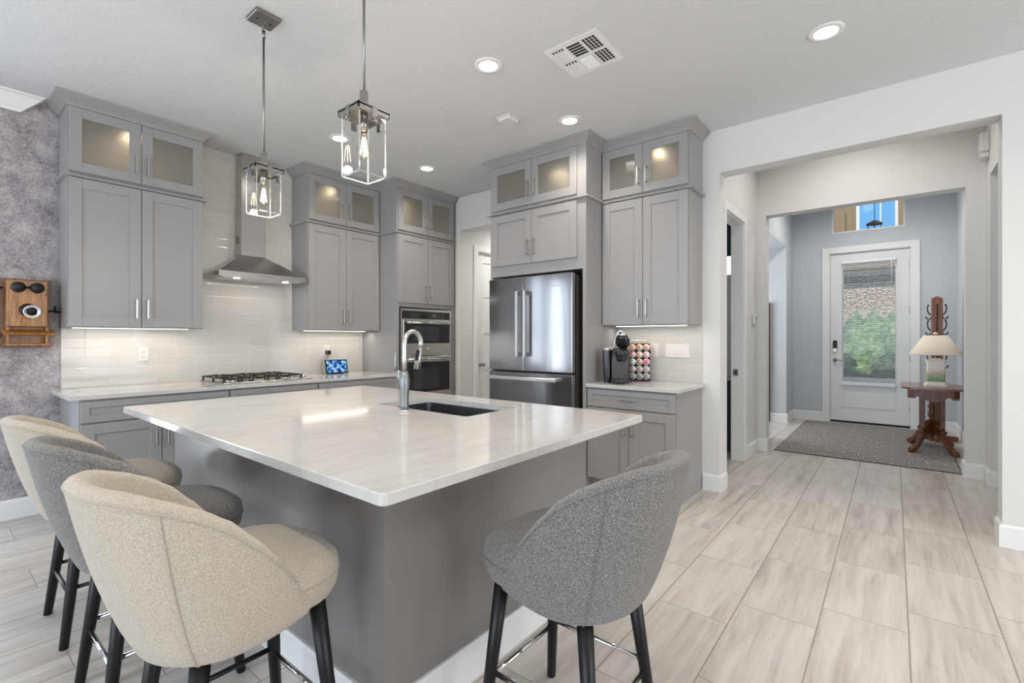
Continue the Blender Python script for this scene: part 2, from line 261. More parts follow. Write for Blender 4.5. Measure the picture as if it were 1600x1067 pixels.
# ------------------------------------------------------------------ mesh builder
class MB:
    def __init__(s): s.bm = bmesh.new(); s.mats = []; s.cur = 0
    def m(s, mat):
        if mat not in s.mats: s.mats.append(mat)
        s.cur = s.mats.index(mat); return s
    def _add(s, tmp, smooth=False, mtx=None):
        if mtx is not None: bmesh.ops.transform(tmp, matrix=mtx, verts=tmp.verts)
        mp = {}
        for v in tmp.verts: mp[v] = s.bm.verts.new(v.co)
        for f in tmp.faces:
            try: nf = s.bm.faces.new([mp[v] for v in f.verts])
            except ValueError: continue
            nf.smooth = smooth; nf.material_index = s.cur
        tmp.free(); return s
    def box(s, x0, x1, y0, y1, z0, z1, bev=0.0, seg=2, mtx=None):
        t = bmesh.new(); bmesh.ops.create_cube(t, size=1)
        for v in t.verts: v.co = Vector(((x0+x1)/2+v.co.x*(x1-x0), (y0+y1)/2+v.co.y*(y1-y0), (z0+z1)/2+v.co.z*(z1-z0)))
        if bev > 0: bmesh.ops.bevel(t, geom=list(t.edges), offset=bev, segments=seg, affect='EDGES', profile=0.5)
        return s._add(t, False, mtx)
    def cyl(s, a, b, r0, r1=None, n=20, caps=True, smooth=True):
        a = Vector(a); b = Vector(b); r1 = r0 if r1 is None else r1
        return s.tube([a, b], [r0, r1], n, caps, smooth)
    def tube(s, pts, rad, n=12, caps=True, smooth=True, closed=False):
        pts = [Vector(p) for p in pts]; k = len(pts)
        if not isinstance(rad, (list, tuple)): rad = [rad]*k
        t = bmesh.new(); rings = []; up = None
        for i, p in enumerate(pts):
            if closed: d = (pts[(i+1) % k]-pts[i-1])
            else: d = (pts[min(i+1, k-1)]-pts[max(i-1, 0)])
            if d.length < 1e-9: d = Vector((0, 0, 1))
            d.normalize()
            if up is None:
                up = Vector((0, 0, 1)) if abs(d.z) < 0.9 else Vector((1, 0, 0))
            u = (up-d*up.dot(d)).normalized(); w = d.cross(u); up = u
            rings.append([t.verts.new(p+(u*math.cos(2*PI*j/n)+w*math.sin(2*PI*j/n))*rad[i]) for j in range(n)])
        for i in range(k if closed else k-1):
            A, B = rings[i], rings[(i+1) % k]
            for j in range(n): t.faces.new((A[j], A[(j+1) % n], B[(j+1) % n], B[j]))
        if caps and not closed:
            t.faces.new(rings[0][::-1]); t.faces.new(rings[-1])
        return s._add(t, smooth)
    def lathe(s, prof, c=(0, 0, 0), n=28, smooth=True, mtx=None, sq=None, ring_closed=False):
        # prof: list of (r, z); sq: superellipse power for squarish plans
        t = bmesh.new(); rings = []
        for r, z in prof:
            ring = []
            for j in range(n):
                a = 2*PI*j/n; cx, sx = math.cos(a), math.sin(a)
                if sq: q = (abs(cx)**sq+abs(sx)**sq)**(-1/sq)
                else: q = 1
                ring.append(t.verts.new((r*cx*q, r*sx*q, z)))
            rings.append(ring)
        for A, B in zip(rings, rings[1:]):
            for j in range(n): t.faces.new((A[j], A[(j+1) % n], B[(j+1) % n], B[j]))
        if ring_closed:
            for j in range(n): t.faces.new((rings[-1][j], rings[-1][(j+1) % n], rings[0][(j+1) % n], rings[0][j]))
        else:
            if prof[0][0] > 1e-5: t.faces.new(rings[0][::-1])
            if prof[-1][0] > 1e-5: t.faces.new(rings[-1])
        bmesh.ops.remove_doubles(t, verts=t.verts, dist=1e-6)
        T = Matrix.Translation(c) @ (mtx if mtx is not None else Matrix())
        return s._add(t, smooth, T)
    def prism(s, poly, z0, z1, mtx=None, smooth=False):
        # poly in xy, extruded along z
        t = bmesh.new(); A = [t.verts.new((x, y, z0)) for x, y in poly]; B = [t.verts.new((x, y, z1)) for x, y in poly]; n = len(poly)
        t.faces.new(A[::-1]); t.faces.new(B)
        for j in range(n):
            f = t.faces.new((A[j], A[(j+1) % n], B[(j+1) % n], B[j]))
        bmesh.ops.recalc_face_normals(t, faces=t.faces)
        return s._add(t, smooth, mtx)
    def sweep(s, path, prof, closed_prof=True):
        # path: xy points (walk so the room lies to the RIGHT), prof: (outward offset, z)
        P = [Vector((x, y)) for x, y in path]; k = len(P); offs = []
        for i in range(k):
            ns = []
            if i > 0: d = (P[i]-P[i-1]).normalized(); ns.append(Vector((d.y, -d.x)))
            if i < k-1: d = (P[i+1]-P[i]).normalized(); ns.append(Vector((d.y, -d.x)))
            if len(ns) == 2: b = (ns[0]+ns[1]).normalized(); offs.append(b/max(0.3, b.dot(ns[0])))
            else: offs.append(ns[0])
        t = bmesh.new(); rings = [[t.verts.new((P[i].x+offs[i].x*o, P[i].y+offs[i].y*o, z)) for o, z in prof] for i in range(k)]
        n = len(prof)
        for A, B in zip(rings, rings[1:]):
            for j in range(n if closed_prof else n-1): t.faces.new((A[j], A[(j+1) % n], B[(j+1) % n], B[j]))
        t.faces.new(rings[0]); t.faces.new(rings[-1][::-1])
        bmesh.ops.recalc_face_normals(t, faces=t.faces)
        return s._add(t, False)
    def grid(s, rows, smooth=True, closed_u=False, closed_v=False):
        t = bmesh.new(); R = [[t.verts.new(p) for p in r] for r in rows]; a = len(R); b = len(R[0])
        for i in range(a if closed_u else a-1):
            for j in range(b if closed_v else b-1):
                try: t.faces.new((R[i][j], R[(i+1) % a][j], R[(i+1) % a][(j+1) % b], R[i][(j+1) % b]))
                except ValueError: pass
        bmesh.ops.recalc_face_normals(t, faces=t.faces)
        return s._add(t, smooth)
    def sphere(s, c, r, sc=(1, 1, 1), n=16):
        t = bmesh.new(); bmesh.ops.create_uvsphere(t, u_segments=n, v_segments=max(6, n//2), radius=r)
        return s._add(t, True, Matrix.Translation(c) @ Matrix.Diagonal((*sc, 1)))
    def build(s, name, parent=None, mat=None, **props):
        me = bpy.data.meshes.new(name); s.bm.normal_update(); s.bm.to_mesh(me); s.bm.free()
        for x in (s.mats or [mat]): me.materials.append(M[x] if isinstance(x, str) else x)
        o = bpy.data.objects.new(name, me); COL.objects.link(o)
        if parent is not None: o.parent = parent
        for k, v in props.items(): o[k] = v
        return o
def B(mat=None):
    b = MB()
    if mat: b.m(mat)
    return b
def thing(name, label, cat, loc=(0, 0, 0), rz=0, group=None):
    o = bpy.data.objects.new(name, None); COL.objects.link(o); o.empty_display_size = 0.1
    o.location = loc; o.rotation_euler = (0, 0, rz); o['label'] = label; o['category'] = cat
    if group: o['group'] = group
    return o
def tag(o, label, cat, group=None, kind=None):
    o['label'] = label; o['category'] = cat
    if group: o['group'] = group
    if kind: o['kind'] = kind
    return o
def struct(name, b, label=None):
    o = b.build(name); o['kind'] = 'structure'
    if label: o['label'] = label
    return o
def text_mesh(name, body, size, mtx, mat, parent, ext=0.0006):
    cu = bpy.data.curves.new('txt', 'FONT'); cu.body = body; cu.size = size; cu.extrude = ext; cu.align_x = 'CENTER'; cu.align_y = 'CENTER'
    to = bpy.data.objects.new('txt', cu); COL.objects.link(to)
    me = bpy.data.meshes.new_from_object(to.evaluated_get(bpy.context.evaluated_depsgraph_get()))
    bpy.data.objects.remove(to); me.name = name; me.materials.clear(); me.materials.append(M[mat]); me.transform(mtx)
    o = bpy.data.objects.new(name, me); COL.objects.link(o); o.parent = parent; return o
def roundrect(x0, x1, y0, y1, r, n=5):
    pts = []
    for cx, cy, a0 in ((x1-r, y1-r, 0), (x0+r, y1-r, 90), (x0+r, y0+r, 180), (x1-r, y0+r, 270)):
        for i in range(n+1):
            a = math.radians(a0+90*i/n); pts.append((cx+r*math.cos(a), cy+r*math.sin(a)))
    return pts

# ------------------------------------------------------------------ the room
YW = 4.97; XW = 4.24; WT = 0.16
def wall_x(name, X, t, y0, y1, z0, z1, holes, mat):   # plane X = const, thickness to +x
    b = B(mat); ys = sorted({y0, y1, *[h[0] for h in holes], *[h[1] for h in holes]})
    for a, c in zip(ys, ys[1:]):
        hs = [h for h in holes if h[0] <= a+1e-6 and h[1] >= c-1e-6]
        if not hs: b.box(X, X+t, a, c, z0, z1)
        else:
            z = z0
            for h in sorted(hs, key=lambda q: q[2]):
                if h[2] > z: b.box(X, X+t, a, c, z, h[2])
                z = h[3]
            if z < z1: b.box(X, X+t, a, c, z, z1)
    return struct(name, b)
def wall_y(name, Yp, t, x0, x1, z0, z1, holes, mat):
    b = B(mat); xs = sorted({x0, x1, *[h[0] for h in holes], *[h[1] for h in holes]})
    for a, c in zip(xs, xs[1:]):
        hs = [h for h in holes if h[0] <= a+1e-6 and h[1] >= c-1e-6]
        if not hs: b.box(a, c, Yp, Yp+t, z0, z1)
        else:
            z = z0
            for h in sorted(hs, key=lambda q: q[2]):
                if h[2] > z: b.box(a, c, Yp, Yp+t, z, h[2])
                z = h[3]
            if z < z1: b.box(a, c, Yp, Yp+t, z, z1)
    return struct(name, b)
struct('floor', B('floor').box(-4.6, 9.1, -4.6, 5.1, -0.05, 0.0))
struct('floor_ground', B('patio').box(-40, 9.1, 5.3, 40, -0.26, -0.2).box(-40, -4.8, -40, 5.3, -0.26, -0.2).box(-4.8, 9.1, -40, -4.8, -0.26, -0.2))
struct('ceiling', B('ceil').box(-4.6, XW, -4.6, 5.1, CEIL, CEIL+0.1))
HC = 3.72
struct('ceiling_sun_block', B('ceil').box(-4.8, 9.12, -4.8, 5.15, 3.86, 3.92))  # unseen slab added above the ceilings to stop sun leaking into the rooms
b = B('ceil'); b.box(XW, 9.1, -0.9, 1.36, HC, HC+0.1); struct('ceiling_hall', b)
b = B('ceil'); b.box(XW+WT, 6.2, 2.9, 4.36, CEIL, CEIL+0.1); b.box(XW+WT, 6.12, 1.36, 3.0, 2.75, 2.8); b.box(6.3, 9.1, 1.36, 3.0, 2.95, 3.0); struct('ceiling_rooms', b)
wall_y('wall_left', YW, 0.12, -4.6, 4.36, 0, CEIL, [(-1.6, -1.15, 0.1, 2.45), (-0.85, -0.40, 0.1, 2.45), (-0.10, 0.20, 0.1, 2.45)], 'paper')
wall_x('wall_right', XW, WT, -4.6, 4.97, 0, HC, [(-0.53, 1.146, 0, 2.705), (3.58, 4.24, 0, 2.66)], 'wall')
wall_x('wall_behind', -4.6, 0.12, -4.6, 4.97, 0, CEIL, [(-1.4, 3.8, 0.02, 2.45)], 'wall')
wall_y('wall_rear', -4.6, 0.12, -4.6, 4.24, 0, CEIL, [(-1.0, 3.4, 0.5, 2.5)], 'wall')
# frames of those windows
for nm, bx in (('window_1', ('x', -4.56, -1.4, 3.8, 0.02, 2.45, 4)), ('window_2', ('y', -4.55, -1.0, 3.4, 0.5, 2.5, 4)), ('window_3', ('y', 4.99, -1.6, -1.15, 0.1, 2.45, 1)), ('window_7', ('y', 4.99, -0.85, -0.40, 0.1, 2.45, 1)), ('window_8', ('y', 4.99, -0.10, 0.20, 0.1, 2.45, 1))):
    b = B('white'); ax, p, u0, u1, z0, z1, k = bx
    def bb(a0, a1, c0, c1):
        if ax == 'x': b.box(p-0.02, p+0.03, a0, a1, c0, c1)
        else: b.box(a0, a1, p-0.02, p+0.03, c0, c1)
    bb(u0, u1, z0, z0+0.05); bb(u0, u1, z1-0.05, z1)
    for i in range(k+1):
        u = u0+(u1-u0)*i/k; bb(max(u0, u-0.03), min(u1, u+0.03), z0+0.05, z1-0.05)
    struct(nm, b)
# pantry lobby seen between oven and fridge
wall_y('wall_pantry_left', 4.24, 0.12, XW+WT, 6.1, 0, CEIL, [(4.56, 5.34, 0.0, 2.44)], 'wall')
b = B('wall'); b.box(6.0, 6.12, 2.9, 4.24, 0, CEIL); b.box(XW+WT, 6.0, 2.9, 2.98, 0, CEIL); struct('wall_pantry_end', b)
# passage to the foyer
wall_y('wall_hall_left', 1.24, 0.12, XW+WT, 6.12, 0, HC, [(4.75, 5.46, 0, 2.52)], 'wall')
wall_y('wall_hall_right', -0.82, 0.16, XW+WT, 6.12, 0, HC, [(4.75, 5.88, 0, 2.74)], 'wall')
wall_x('wall_hall_end', 6.12, 0.16, -0.82, 1.36, 0, HC, [(-0.525, 1.15, 0, 2.72)], 'wall')
wall_y('wall_foyer_left', 1.29, 0.30, 6.28, 8.97, 0, HC, [(7.0, 8.36, 0, 2.72)], 'foyer')
wall_y('wall_foyer_right', -0.82, 0.14, 6.28, 8.97, 0, HC, [], 'foyer')
DX = 8.97
wall_x('wall_entry', DX, 0.14, -0.82, 1.59, 0, HC, [(-0.20, 0.79, 0, 2.63), (-0.13, 0.755, 2.94, 3.42)], 'foyer')
# side room behind the foyer's left opening
b = B('wall'); b.box(8.37, 8.45, 1.595, 3.0, 0, 2.95); b.box(6.3, 8.45, 2.92, 3.0, 0, 2.95); struct('wall_side_room', b)
b = B('gap'); b.box(5.0, 6.1, -2.0, -1.9, 0, 2.9); b.box(4.42, 4.5, -1.98, -0.83, 0, 2.9); b.box(6.0, 6.1, -1.9, -0.83, 0, 2.9)
b.mats = ['wall']; struct('wall_closet', b)
# bathroom glimpsed through the pocket door
b = B('bathtile'); b.box(4.42, 6.1, 2.82, 2.90, 0, 2.75); b.box(6.04, 6.12, 1.37, 2.82, 0, 2.75); b.box(4.41, 4.45, 1.37, 2.82, 0, 2.75); struct('wall_bathroom', b)

# baseboards
BB = [(0, 0), (0.016, 0), (0.016, 0.125), (0.008, 0.14), (0, 0.14)]
def base(name, *paths):
    b = B('white')
    for p in paths: b.sweep(p, BB)
    return struct(name, b)
base('baseboard_left', [(-4.4, YW), (0.665, YW)])
base('baseboard_right', [(XW, 1.285), (XW, 1.146), (XW+WT, 1.146), (XW+WT, 1.24), (4.66, 1.24)], [(4.66, -0.66), (XW+WT, -0.66), (XW+WT, -0.53), (XW, -0.53), (XW, -4.4)])
base('baseboard_hall', [(5.55, 1.24), (6.12, 1.24), (6.12, 1.15), (6.28, 1.15), (6.28, 1.29), (7.0, 1.29)], [(7.0-0.0, -0.68), (6.28, -0.68), (6.28, -0.525), (6.12, -0.525), (6.12, -0.66), (5.88, -0.66), (5.88, -0.82)])
base('baseboard_foyer', [(8.36, 1.59), (8.36, 1.29), (DX, 1.29), (DX, 0.875)], [(DX, -0.285), (DX, -0.68), (7.0, -0.68)])
# crown on the papered wall, its cut end stopping short of the cabinet
b = B('white'); prof = [(0, 2.950), (0.012, 2.950), (0.016, 2.965), (0.035, 2.985), (0.070, 3.035), (0.085, 3.052), (0.100, 3.055), (0.100, CEIL), (0, CEIL)]
rows = []
for xe in (-4.4, None):
    rows.append([((xe if xe is not None else 0.455+0.125*(z-2.950)/0.12), YW-o, z) for o, z in prof])
b.grid(rows, smooth=False, closed_v=True); t = b.bm; t.faces.new([v for v in list(t.verts)[len(prof):]]); struct('trim_1', b)

# tile splashbacks
tag(B('tileX').box(0.672, 3.318, YW-0.008, YW, 0.9145, CEIL).build('tile_backsplash'), 'glossy pale grey glass subway tile wall behind the range hood and cooktop', 'backsplash')
tag(B('tileY').box(XW-0.008, XW, 1.288, 2.068, 0.9145, 1.42).build('tile_backsplash'), 'pale glass subway tile strip behind the coffee maker', 'backsplash')

# ------------------------------------------------------------------ cabinetry
DT = 0.02
def pull(parent, x, y, z, L=0.15, vertical=True):
    b = B('pull'); h = 0.0055
    if vertical:
        b.box(x-h, x+h, y-0.034, y-0.024, z-L/2, z+L/2, 0.0015, 1)
        for s in (-1, 1): b.box(x-h, x+h, y-0.025, y+0.001, z+s*(L/2-0.012)-h, z+s*(L/2-0.012)+h)
    else:
        b.box(x-L/2, x+L/2, y-0.034, y-0.024, z-h, z+h, 0.0015, 1)
        for s in (-1, 1): b.box(x+s*(L/2-0.012)-h, x+s*(L/2-0.012)+h, y-0.025, y+0.001, z-h, z+h)
    return b.build('handle', parent)
def front(parent, x0, x1, z0, z1, name='door', glass=False, st=0.072, hx=None, hz=None, vert=True, mat='cab', y=0.0):
    g = 0.0024; x0 += g; x1 -= g; z0 += g; z1 -= g; yf = y-DT
    b = B(mat); bv = 0.0015
    b.box(x0, x0+st, yf, y, z0, z1, bv, 1); b.box(x1-st, x1, yf, y, z0, z1, bv, 1)
    b.box(x0+st, x1-st, yf, y, z0, z0+st, bv, 1); b.box(x0+st, x1-st, yf, y, z1-st, z1, bv, 1)
    if not glass: b.box(x0+st-0.001, x1-st+0.001, y-0.011, y-0.002, z0+st-0.001, z1-st+0.001)
    d = b.build(name, parent)
    if glass: B('frost').box(x0+st-0.004, x1-st+0.004, y-0.011, y-0.006, z0+st-0.004, z1-st+0.004).build('glass_pane', d, label='frosted glass pane')
    if hx is not None: pull(d, hx, yf, hz, 0.15 if vert else 0.14, vert)
    return d
def pair(parent, x0, x1, z0, z1, glass=False, low=True, **kw):
    m_ = (x0+x1)/2; zz = (z0+0.145) if low else (z1-0.135)
    front(parent, x0, m_, z0, z1, glass=glass, hx=m_-0.036, hz=zz, **kw); front(parent, m_, x1, z0, z1, glass=glass, hx=m_+0.036, hz=zz, **kw)
CROWN = [(-0.001, 0.0), (0.006, 0.0), (0.010, 0.012), (0.022, 0.030), (0.055, 0.062), (0.066, 0.070), (0.068, 0.088), (-0.001, 0.088)]
RAIL = [(0, 0), (0.012, 0.003), (0.026, 0.006), (0.030, 0.014), (0.026, 0.022), (0.012, 0.026), (0, 0.028)]
def crown(parent, path, z0, z1):
    s = (z1-z0)/0.088; return B('cab').sweep(path, [(o, z0+z*s) for o, z in CROWN]).build('crown_molding', parent)
def rail(parent, path, z0):
    return B('cab').sweep(path, [(o, z0+z) for o, z in RAIL]).build('ledge_molding', parent)
def hollow(b, x0, x1, y1, z0, z1, t=0.018, fl=0.035, fr=0.035):
    b.m('cab'); b.box(x0+t, x0+fl, 0, t, z0+t, z1-t); b.box(x1-fr, x1-t, 0, t, z0+t, z1-t); b.box(x0+fl, x1-fr, 0, t, z0+t, z0+0.055); b.box(x0+fl, x1-fr, 0, t, z1-0.05, z1-t); b.box(x0, x0+t, 0, y1, z0, z1); b.box(x1-t, x1, 0, y1, z0, z1); b.box(x0+t, x1-t, 0, y1, z0, z0+t); b.box(x0+t, x1-t, 0, y1, z1-t, z1)
    b.m('inside'); b.box(x0+t, x1-t, y1-t, y1, z0+t, z1-t)
    b.box(x0+t, x0+t+0.002, 0.0, y1-t, z0+t, z1-t); b.box(x1-t-0.002, x1-t, 0.0, y1-t, z0+t, z1-t); b.box(x0+t, x1-t, 0, y1-t, z0+t, z0+t+0.002)
    b.m('cab')
def puck(parent, x, y, z, W, P=1.2):
    o = B('led').cyl((x, y, z), (x, y, z-0.008), 0.03).build('puck_light', parent)
    l = bpy.data.lights.new('cabinet_puck_lamp', 'SPOT'); l.energy = P*1.5; l.color = (1, 0.80, 0.54); l.spot_size = math.radians(165); l.spot_blend = 1; l.shadow_soft_size = 0.03
    q = bpy.data.objects.new('cabinet_puck_lamp', l); COL.objects.link(q); q.parent = parent; q.location = (x, y, z-0.03)
SW = math.radians(-90)
# stove-wall upper stacks: local x along wall, y=0 front, back at YW
def upper(name, label, x0, W, yf, zb, zr, group, rz=0, depth=0.33, loc=None, left=True, right=True, lo_y0=0.0, px=None):
    t = thing(name, label, 'cabinet', loc or (x0, yf, zb), rz, group)
    b = B('cab'); zrr = zr-zb; top = CEIL-zb-0.075
    b.box(0, W, 0, depth, 0, zrr); hollow(b, 0, W, depth, zrr, top+0.0)
    b.box(0, W, 0.0, depth, top, CEIL-zb-0.002)
    b.build('cabinet_body', t)
    pair(t, 0.004, W-0.004, 0.004, zrr-0.012); pair(t, 0.004, W-0.004, zrr+0.028, top-0.012, glass=True)
    pth = ([(0, depth-0.01)] if left else []) + [(0, 0), (W, 0)] + ([(W, depth-0.01)] if right else [])
    pth2 = ([(0, depth-0.01)] if left else []) + [(0, -0.0), (W, -0.0)] + ([(W, depth-0.01)] if right else [])
    crown(t, pth, top-0.005, CEIL-zb-0.001); rail(t, pth2, zrr-0.012)
    return t, top
UF = 4.64; UD = YW-0.009-UF
t, top = upper('wall_cabinet', 'tall grey wall cabinet with lit glass top doors beside the papered wall', 0.66, 0.862, UF, 1.383, 2.485, None, depth=UD)
puck(t, 0.40, 0.18, top-0.025, 0.8)
B('led').box(0.05, 0.80, 0.15, 0.17, -0.006, 0.0).build('light_strip', t)
t, top = upper('wall_cabinet', 'tall grey wall cabinet with glass top doors, right of the range hood', 2.458, 0.858, UF, 1.385, 2.490, None, depth=UD, right=False)
puck(t, 0.36, 0.18, top-0.025, 0.8)
B('led').box(0.05, 0.78, 0.15, 0.17, -0.006, 0.0).build('light_strip', t)
t, top = upper('wall_cabinet', 'grey wall cabinet with glass top doors above the coffee maker', 0, 0.778, 0, 1.415, 2.525, None, rz=SW, depth=XW-0.009-3.895, loc=(3.895, 2.067, 1.415), left=False)
puck(t, 0.46, 0.17, top-0.025, 0.8)
B('led').box(0.05, 0.70, 0.165, 0.185, -0.006, 0.0).build('light_strip', t)
# tall oven cabinet
TF = 4.32; TW = 4.215-3.322
t = thing('oven_cabinet', 'full height grey cabinet housing the built-in double oven', 'cabinet', (3.322, TF, 0))
D = YW-TF-0.002; b = B('cab')
b.box(0, 0.035, 0, D, 0, 2.49); b.box(TW-0.06, TW, 0, D, 0, 2.49); b.box(0.035, TW-0.06, 0, D, 0.10, 0.57); b.box(0.035, TW-0.06, 0.06, D, 0, 0.10)
b.box(0.035, TW-0.06, 0, D, 1.66, 2.49); b.box(0.035, TW-0.06, D-0.02, D, 0.57, 1.66)
hollow(b, 0, TW, D, 2.49, 2.995, fl=0.04, fr=0.05); b.box(0, TW, 0, D, 2.995, CEIL-0.002); b.build('cabinet_body', t)
pair(t, 0.012, TW-0.025, 1.705, 2.478); pair(t, 0.012, TW-0.025, 2.518, 2.985, glass=True)
front(t, 0.02, TW-0.04, 0.12, 0.55, name='drawer', hx=TW/2, hz=0.44, vert=False)
crown(t, [(0, UF-TF-0.0), (0, 0), (TW, 0)], 2.988, CEIL-0.001); rail(t, [(0, UF-TF), (0, 0), (TW, 0)], 2.478)
puck(t, 0.34, 0.36, 2.965, 0.8, 2.2)
# double oven
OX0, OX1, OZ0, OZ1 = 0.045, TW-0.07, 0.59, 1.645; OW = OX1-OX0
t = thing('double_oven', 'stainless built-in microwave and oven stacked in the tall cabinet', 'oven', (3.322+OX0, TF, OZ0))
b = B('steel'); H_ = OZ1-OZ0
b.box(0, OW, -0.012, 0.0, 0, 0.02); b.box(0.0, 0.022, -0.012, 0.0, 0.02, H_); b.box(OW-0.022, OW, -0.012, 0.0, 0.02, H_); b.box(0.022, OW-0.022, -0.012, 0, H_-0.02, H_)
b.box(0.01, OW-0.01, 0.0, 0.50, 0.01, H_-0.01); b.build('oven_frame', t)
b = B('dglass').box(0.03, OW-0.03, -0.02, -0.001, H_-0.115, H_-0.028, 0.003, 1).m('gplastic')
for r in range(3):
    for c_ in range(16):
        if 5 <= c_ <= 7 and r < 2: continue
        b.box(0.13+c_*0.034, 0.142+c_*0.034, -0.0206, -0.02, H_-0.100+r*0.022, H_-0.096+r*0.022)
cp = b.build('control_panel', t, label='black glass control panel')
B('chrome').tube([(OW*0.63+0.018*math.cos(a), -0.022, H_-0.072+0.018*math.sin(a)) for a in [2*PI*i/24 for i in range(24)]], 0.0025, 6, closed=True).build('dial_ring', cp)
def oven_door(z0, z1, win, nm, emblem=False):
    b = B('steel'); b.box(0.024, OW-0.024, -0.034, -0.001, z0, z1, 0.003, 1); d = b.build(nm, t)
    w = B('dglass').box(0.045, OW-0.045, -0.038, -0.033, z0+win[0], z0+win[1], 0.002, 1).build('door_glass', d, label='black glass window')
    wi = win[1]-win[0]
    B('owin').box(0.17, OW-0.22, -0.0387, -0.038, z0+win[0]+wi*0.12, z0+win[1]-wi*0.20).build('inner_window', w)
    b = B('chrome'); zh = z0+win[1]-0.008 if nm == 'microwave_door' else z0+win[1]+0.03
    b.mats = ['steel']; b.cyl((0.045, -0.078, zh), (OW-0.045, -0.078, zh), 0.014, n=16)
    for xx_ in (0.07, OW-0.07): b.cyl((xx_, -0.078, zh), (xx_, -0.034, zh), 0.010, n=10)
    b.build('handle', d)
    if emblem:
        e = B('silver').cyl((OW/2, -0.036, z0+0.055), (OW/2, -0.034, z0+0.055), 0.017, n=24).build('emblem', d)
        text_mesh('emblem_script', 'GE', 0.016, Matrix.Translation((OW/2, -0.0368, z0+0.055)) @ Matrix.Rotation(PI/2, 4, 'X'), 'gplastic', e)
    return d
oven_door(0.53, H_-0.125, (0.125, H_-0.125-0.53-0.03), 'microwave_door', True)
oven_door(0.035, 0.50, (0.05, 0.405), 'oven_door')
b = B('gap')
for i in range(14): b.box(0.20+i*0.028, 0.222+i*0.028, -0.0345, -0.033, 0.507, 0.513)
b.build('vent_slots', t)

# fridge enclosure
FX = 3.60; FY1 = 3.168; FW = FY1-2.070
t = thing('fridge_cabinet', 'grey cabinet surround boxing in the refrigerator, with glass top doors', 'cabinet', (FX, FY1, 0), SW)
D = XW-FX-0.001; b = B('cab')
b.box(0, 0.03, 0, D, 0, 2.53); b.box(FW-0.035, FW, 0, D, 0, 2.53); b.box(0.03, FW-0.035, 0, D, 1.91, 2.53)
hollow(b, 0, FW, D, 2.53, 2.995, fl=0.05, fr=0.115); b.box(0, FW, 0, D, 2.995, CEIL-0.002); b.build('cabinet_body', t)
pair(t, 0.03, FW-0.085, 2.01, 2.51); pair(t, 0.03, FW-0.085, 2.562, 2.985, glass=True)
crown(t, [(0, D-0.004), (0, 0), (FW, 0), (FW, 0.295)], 2.992, CEIL-0.001); rail(t, [(0, D-0.004), (0, 0), (FW, 0), (FW, 0.295)], 2.518)
puck(t, 0.62, 0.36, 2.965, 0.8, 2.2)
# refrigerator
RX = 3.49; RY1 = 3.092; RW = 0.95; RT = 1.872; SP = 0.995
t = thing('refrigerator', 'stainless french door refrigerator with bottom freezer drawer', 'refrigerator', (RX, RY1, 0), SW)
b = B('gasket'); b.box(0.012, RW-0.012, 0.075, 0.72, 0.03, RT-0.015)
for sx in (0.05, RW-0.05):
    for sy in (0.15, 0.65): b.cyl((sx, sy, 0), (sx, sy, 0.031), 0.02)
b.build('fridge_body', t)
for k, (a0, a1) in enumerate(((0.0, RW*0.448), (RW*0.448, RW))):
    d = B('fridge').box(a0+0.002, a1-0.002, 0.0, 0.07, SP+0.006, RT, 0.006, 2).build('fridge_door', t)
    hx = a1-0.045 if k == 0 else a0+0.045
    hb = B('silver'); hb.box(hx-0.012, hx+0.012, -0.062, -0.042, 1.14, 1.735, 0.003, 1)
    hb.m('gplastic')
    for zz in (1.155, 1.72): hb.box(hx-0.010, hx+0.010, -0.044, 0.0, zz-0.02, zz+0.02)
    hb.mats = ['silver', 'steel']; hb.build('handle', d, label='bright flat bar handle')
    if k == 1: text_mesh('logo', 'BOSCH', 0.030, Matrix.Translation((RW-0.16, -0.001, 1.765)) @ Matrix.Rotation(PI/2, 4, 'X'), 'silver', d)
d = B('fridge').box(0.002, RW-0.002, 0.0, 0.07, 0.09, SP-0.006, 0.006, 2).build('freezer_drawer', t)
hb = B('silver'); hb.box(0.05, RW-0.14, -0.062, -0.042, SP-0.075, SP-0.045, 0.003, 1)
for xx_ in (0.07, RW-0.16): hb.box(xx_-0.015, xx_+0.015, -0.044, 0.0, SP-0.072, SP-0.048)
hb.build('handle', d)
B('gap').box(0.02, RW-0.02, 0.02, 0.07, 0.03, 0.085).build('toe_grille', t)

# base cabinets, stove wall
BF = 4.29
def base_cab(label, loc, W, D, rz=0, group=None, doors=2, drawer=True, handle=True):
    t = thing('base_cabinet', label, 'cabinet', loc, rz, group)
    b = B('cab'); b.box(0, W, 0, D, 0.10, 0.884); b.box(0, W, 0.07, D, 0, 0.10); b.build('cabinet_body', t)
    if drawer: front(t, 0.006, W-0.006, 0.722, 0.872, name='drawer', st=0.045, hx=W/2 if handle else None, hz=0.797, vert=False)
    z1 = 0.716 if drawer else 0.872
    pair(t, 0.006, W-0.006, 0.112, z1, low=False)
    return t
base_cab('grey base cabinet at the papered end of the stove wall', (0.668, BF, 0), 0.929, YW-BF-0.002)
base_cab('grey base cabinet directly under the gas cooktop', (1.599, BF, 0), 0.770, YW-BF-0.002, handle=False)
base_cab('grey base cabinet between the cooktop and the oven tower', (2.371, BF, 0), 0.948, YW-BF-0.002)
base_cab('grey base cabinet under the coffee maker', (3.62, 2.068, 0), 0.775, XW-3.62-0.002, SW)
tag(B('quartz').box(0.615, 3.318, 4.254, YW-0.001, 0.884, 0.914, 0.003, 2).build('countertop'), 'white quartz countertop along the stove wall', 'countertop')
tag(B('quartz').box(3.585, XW-0.001, 1.262, 2.068, 0.884, 0.914, 0.003, 2).build('countertop'), 'short white quartz countertop carrying the coffee maker', 'countertop')

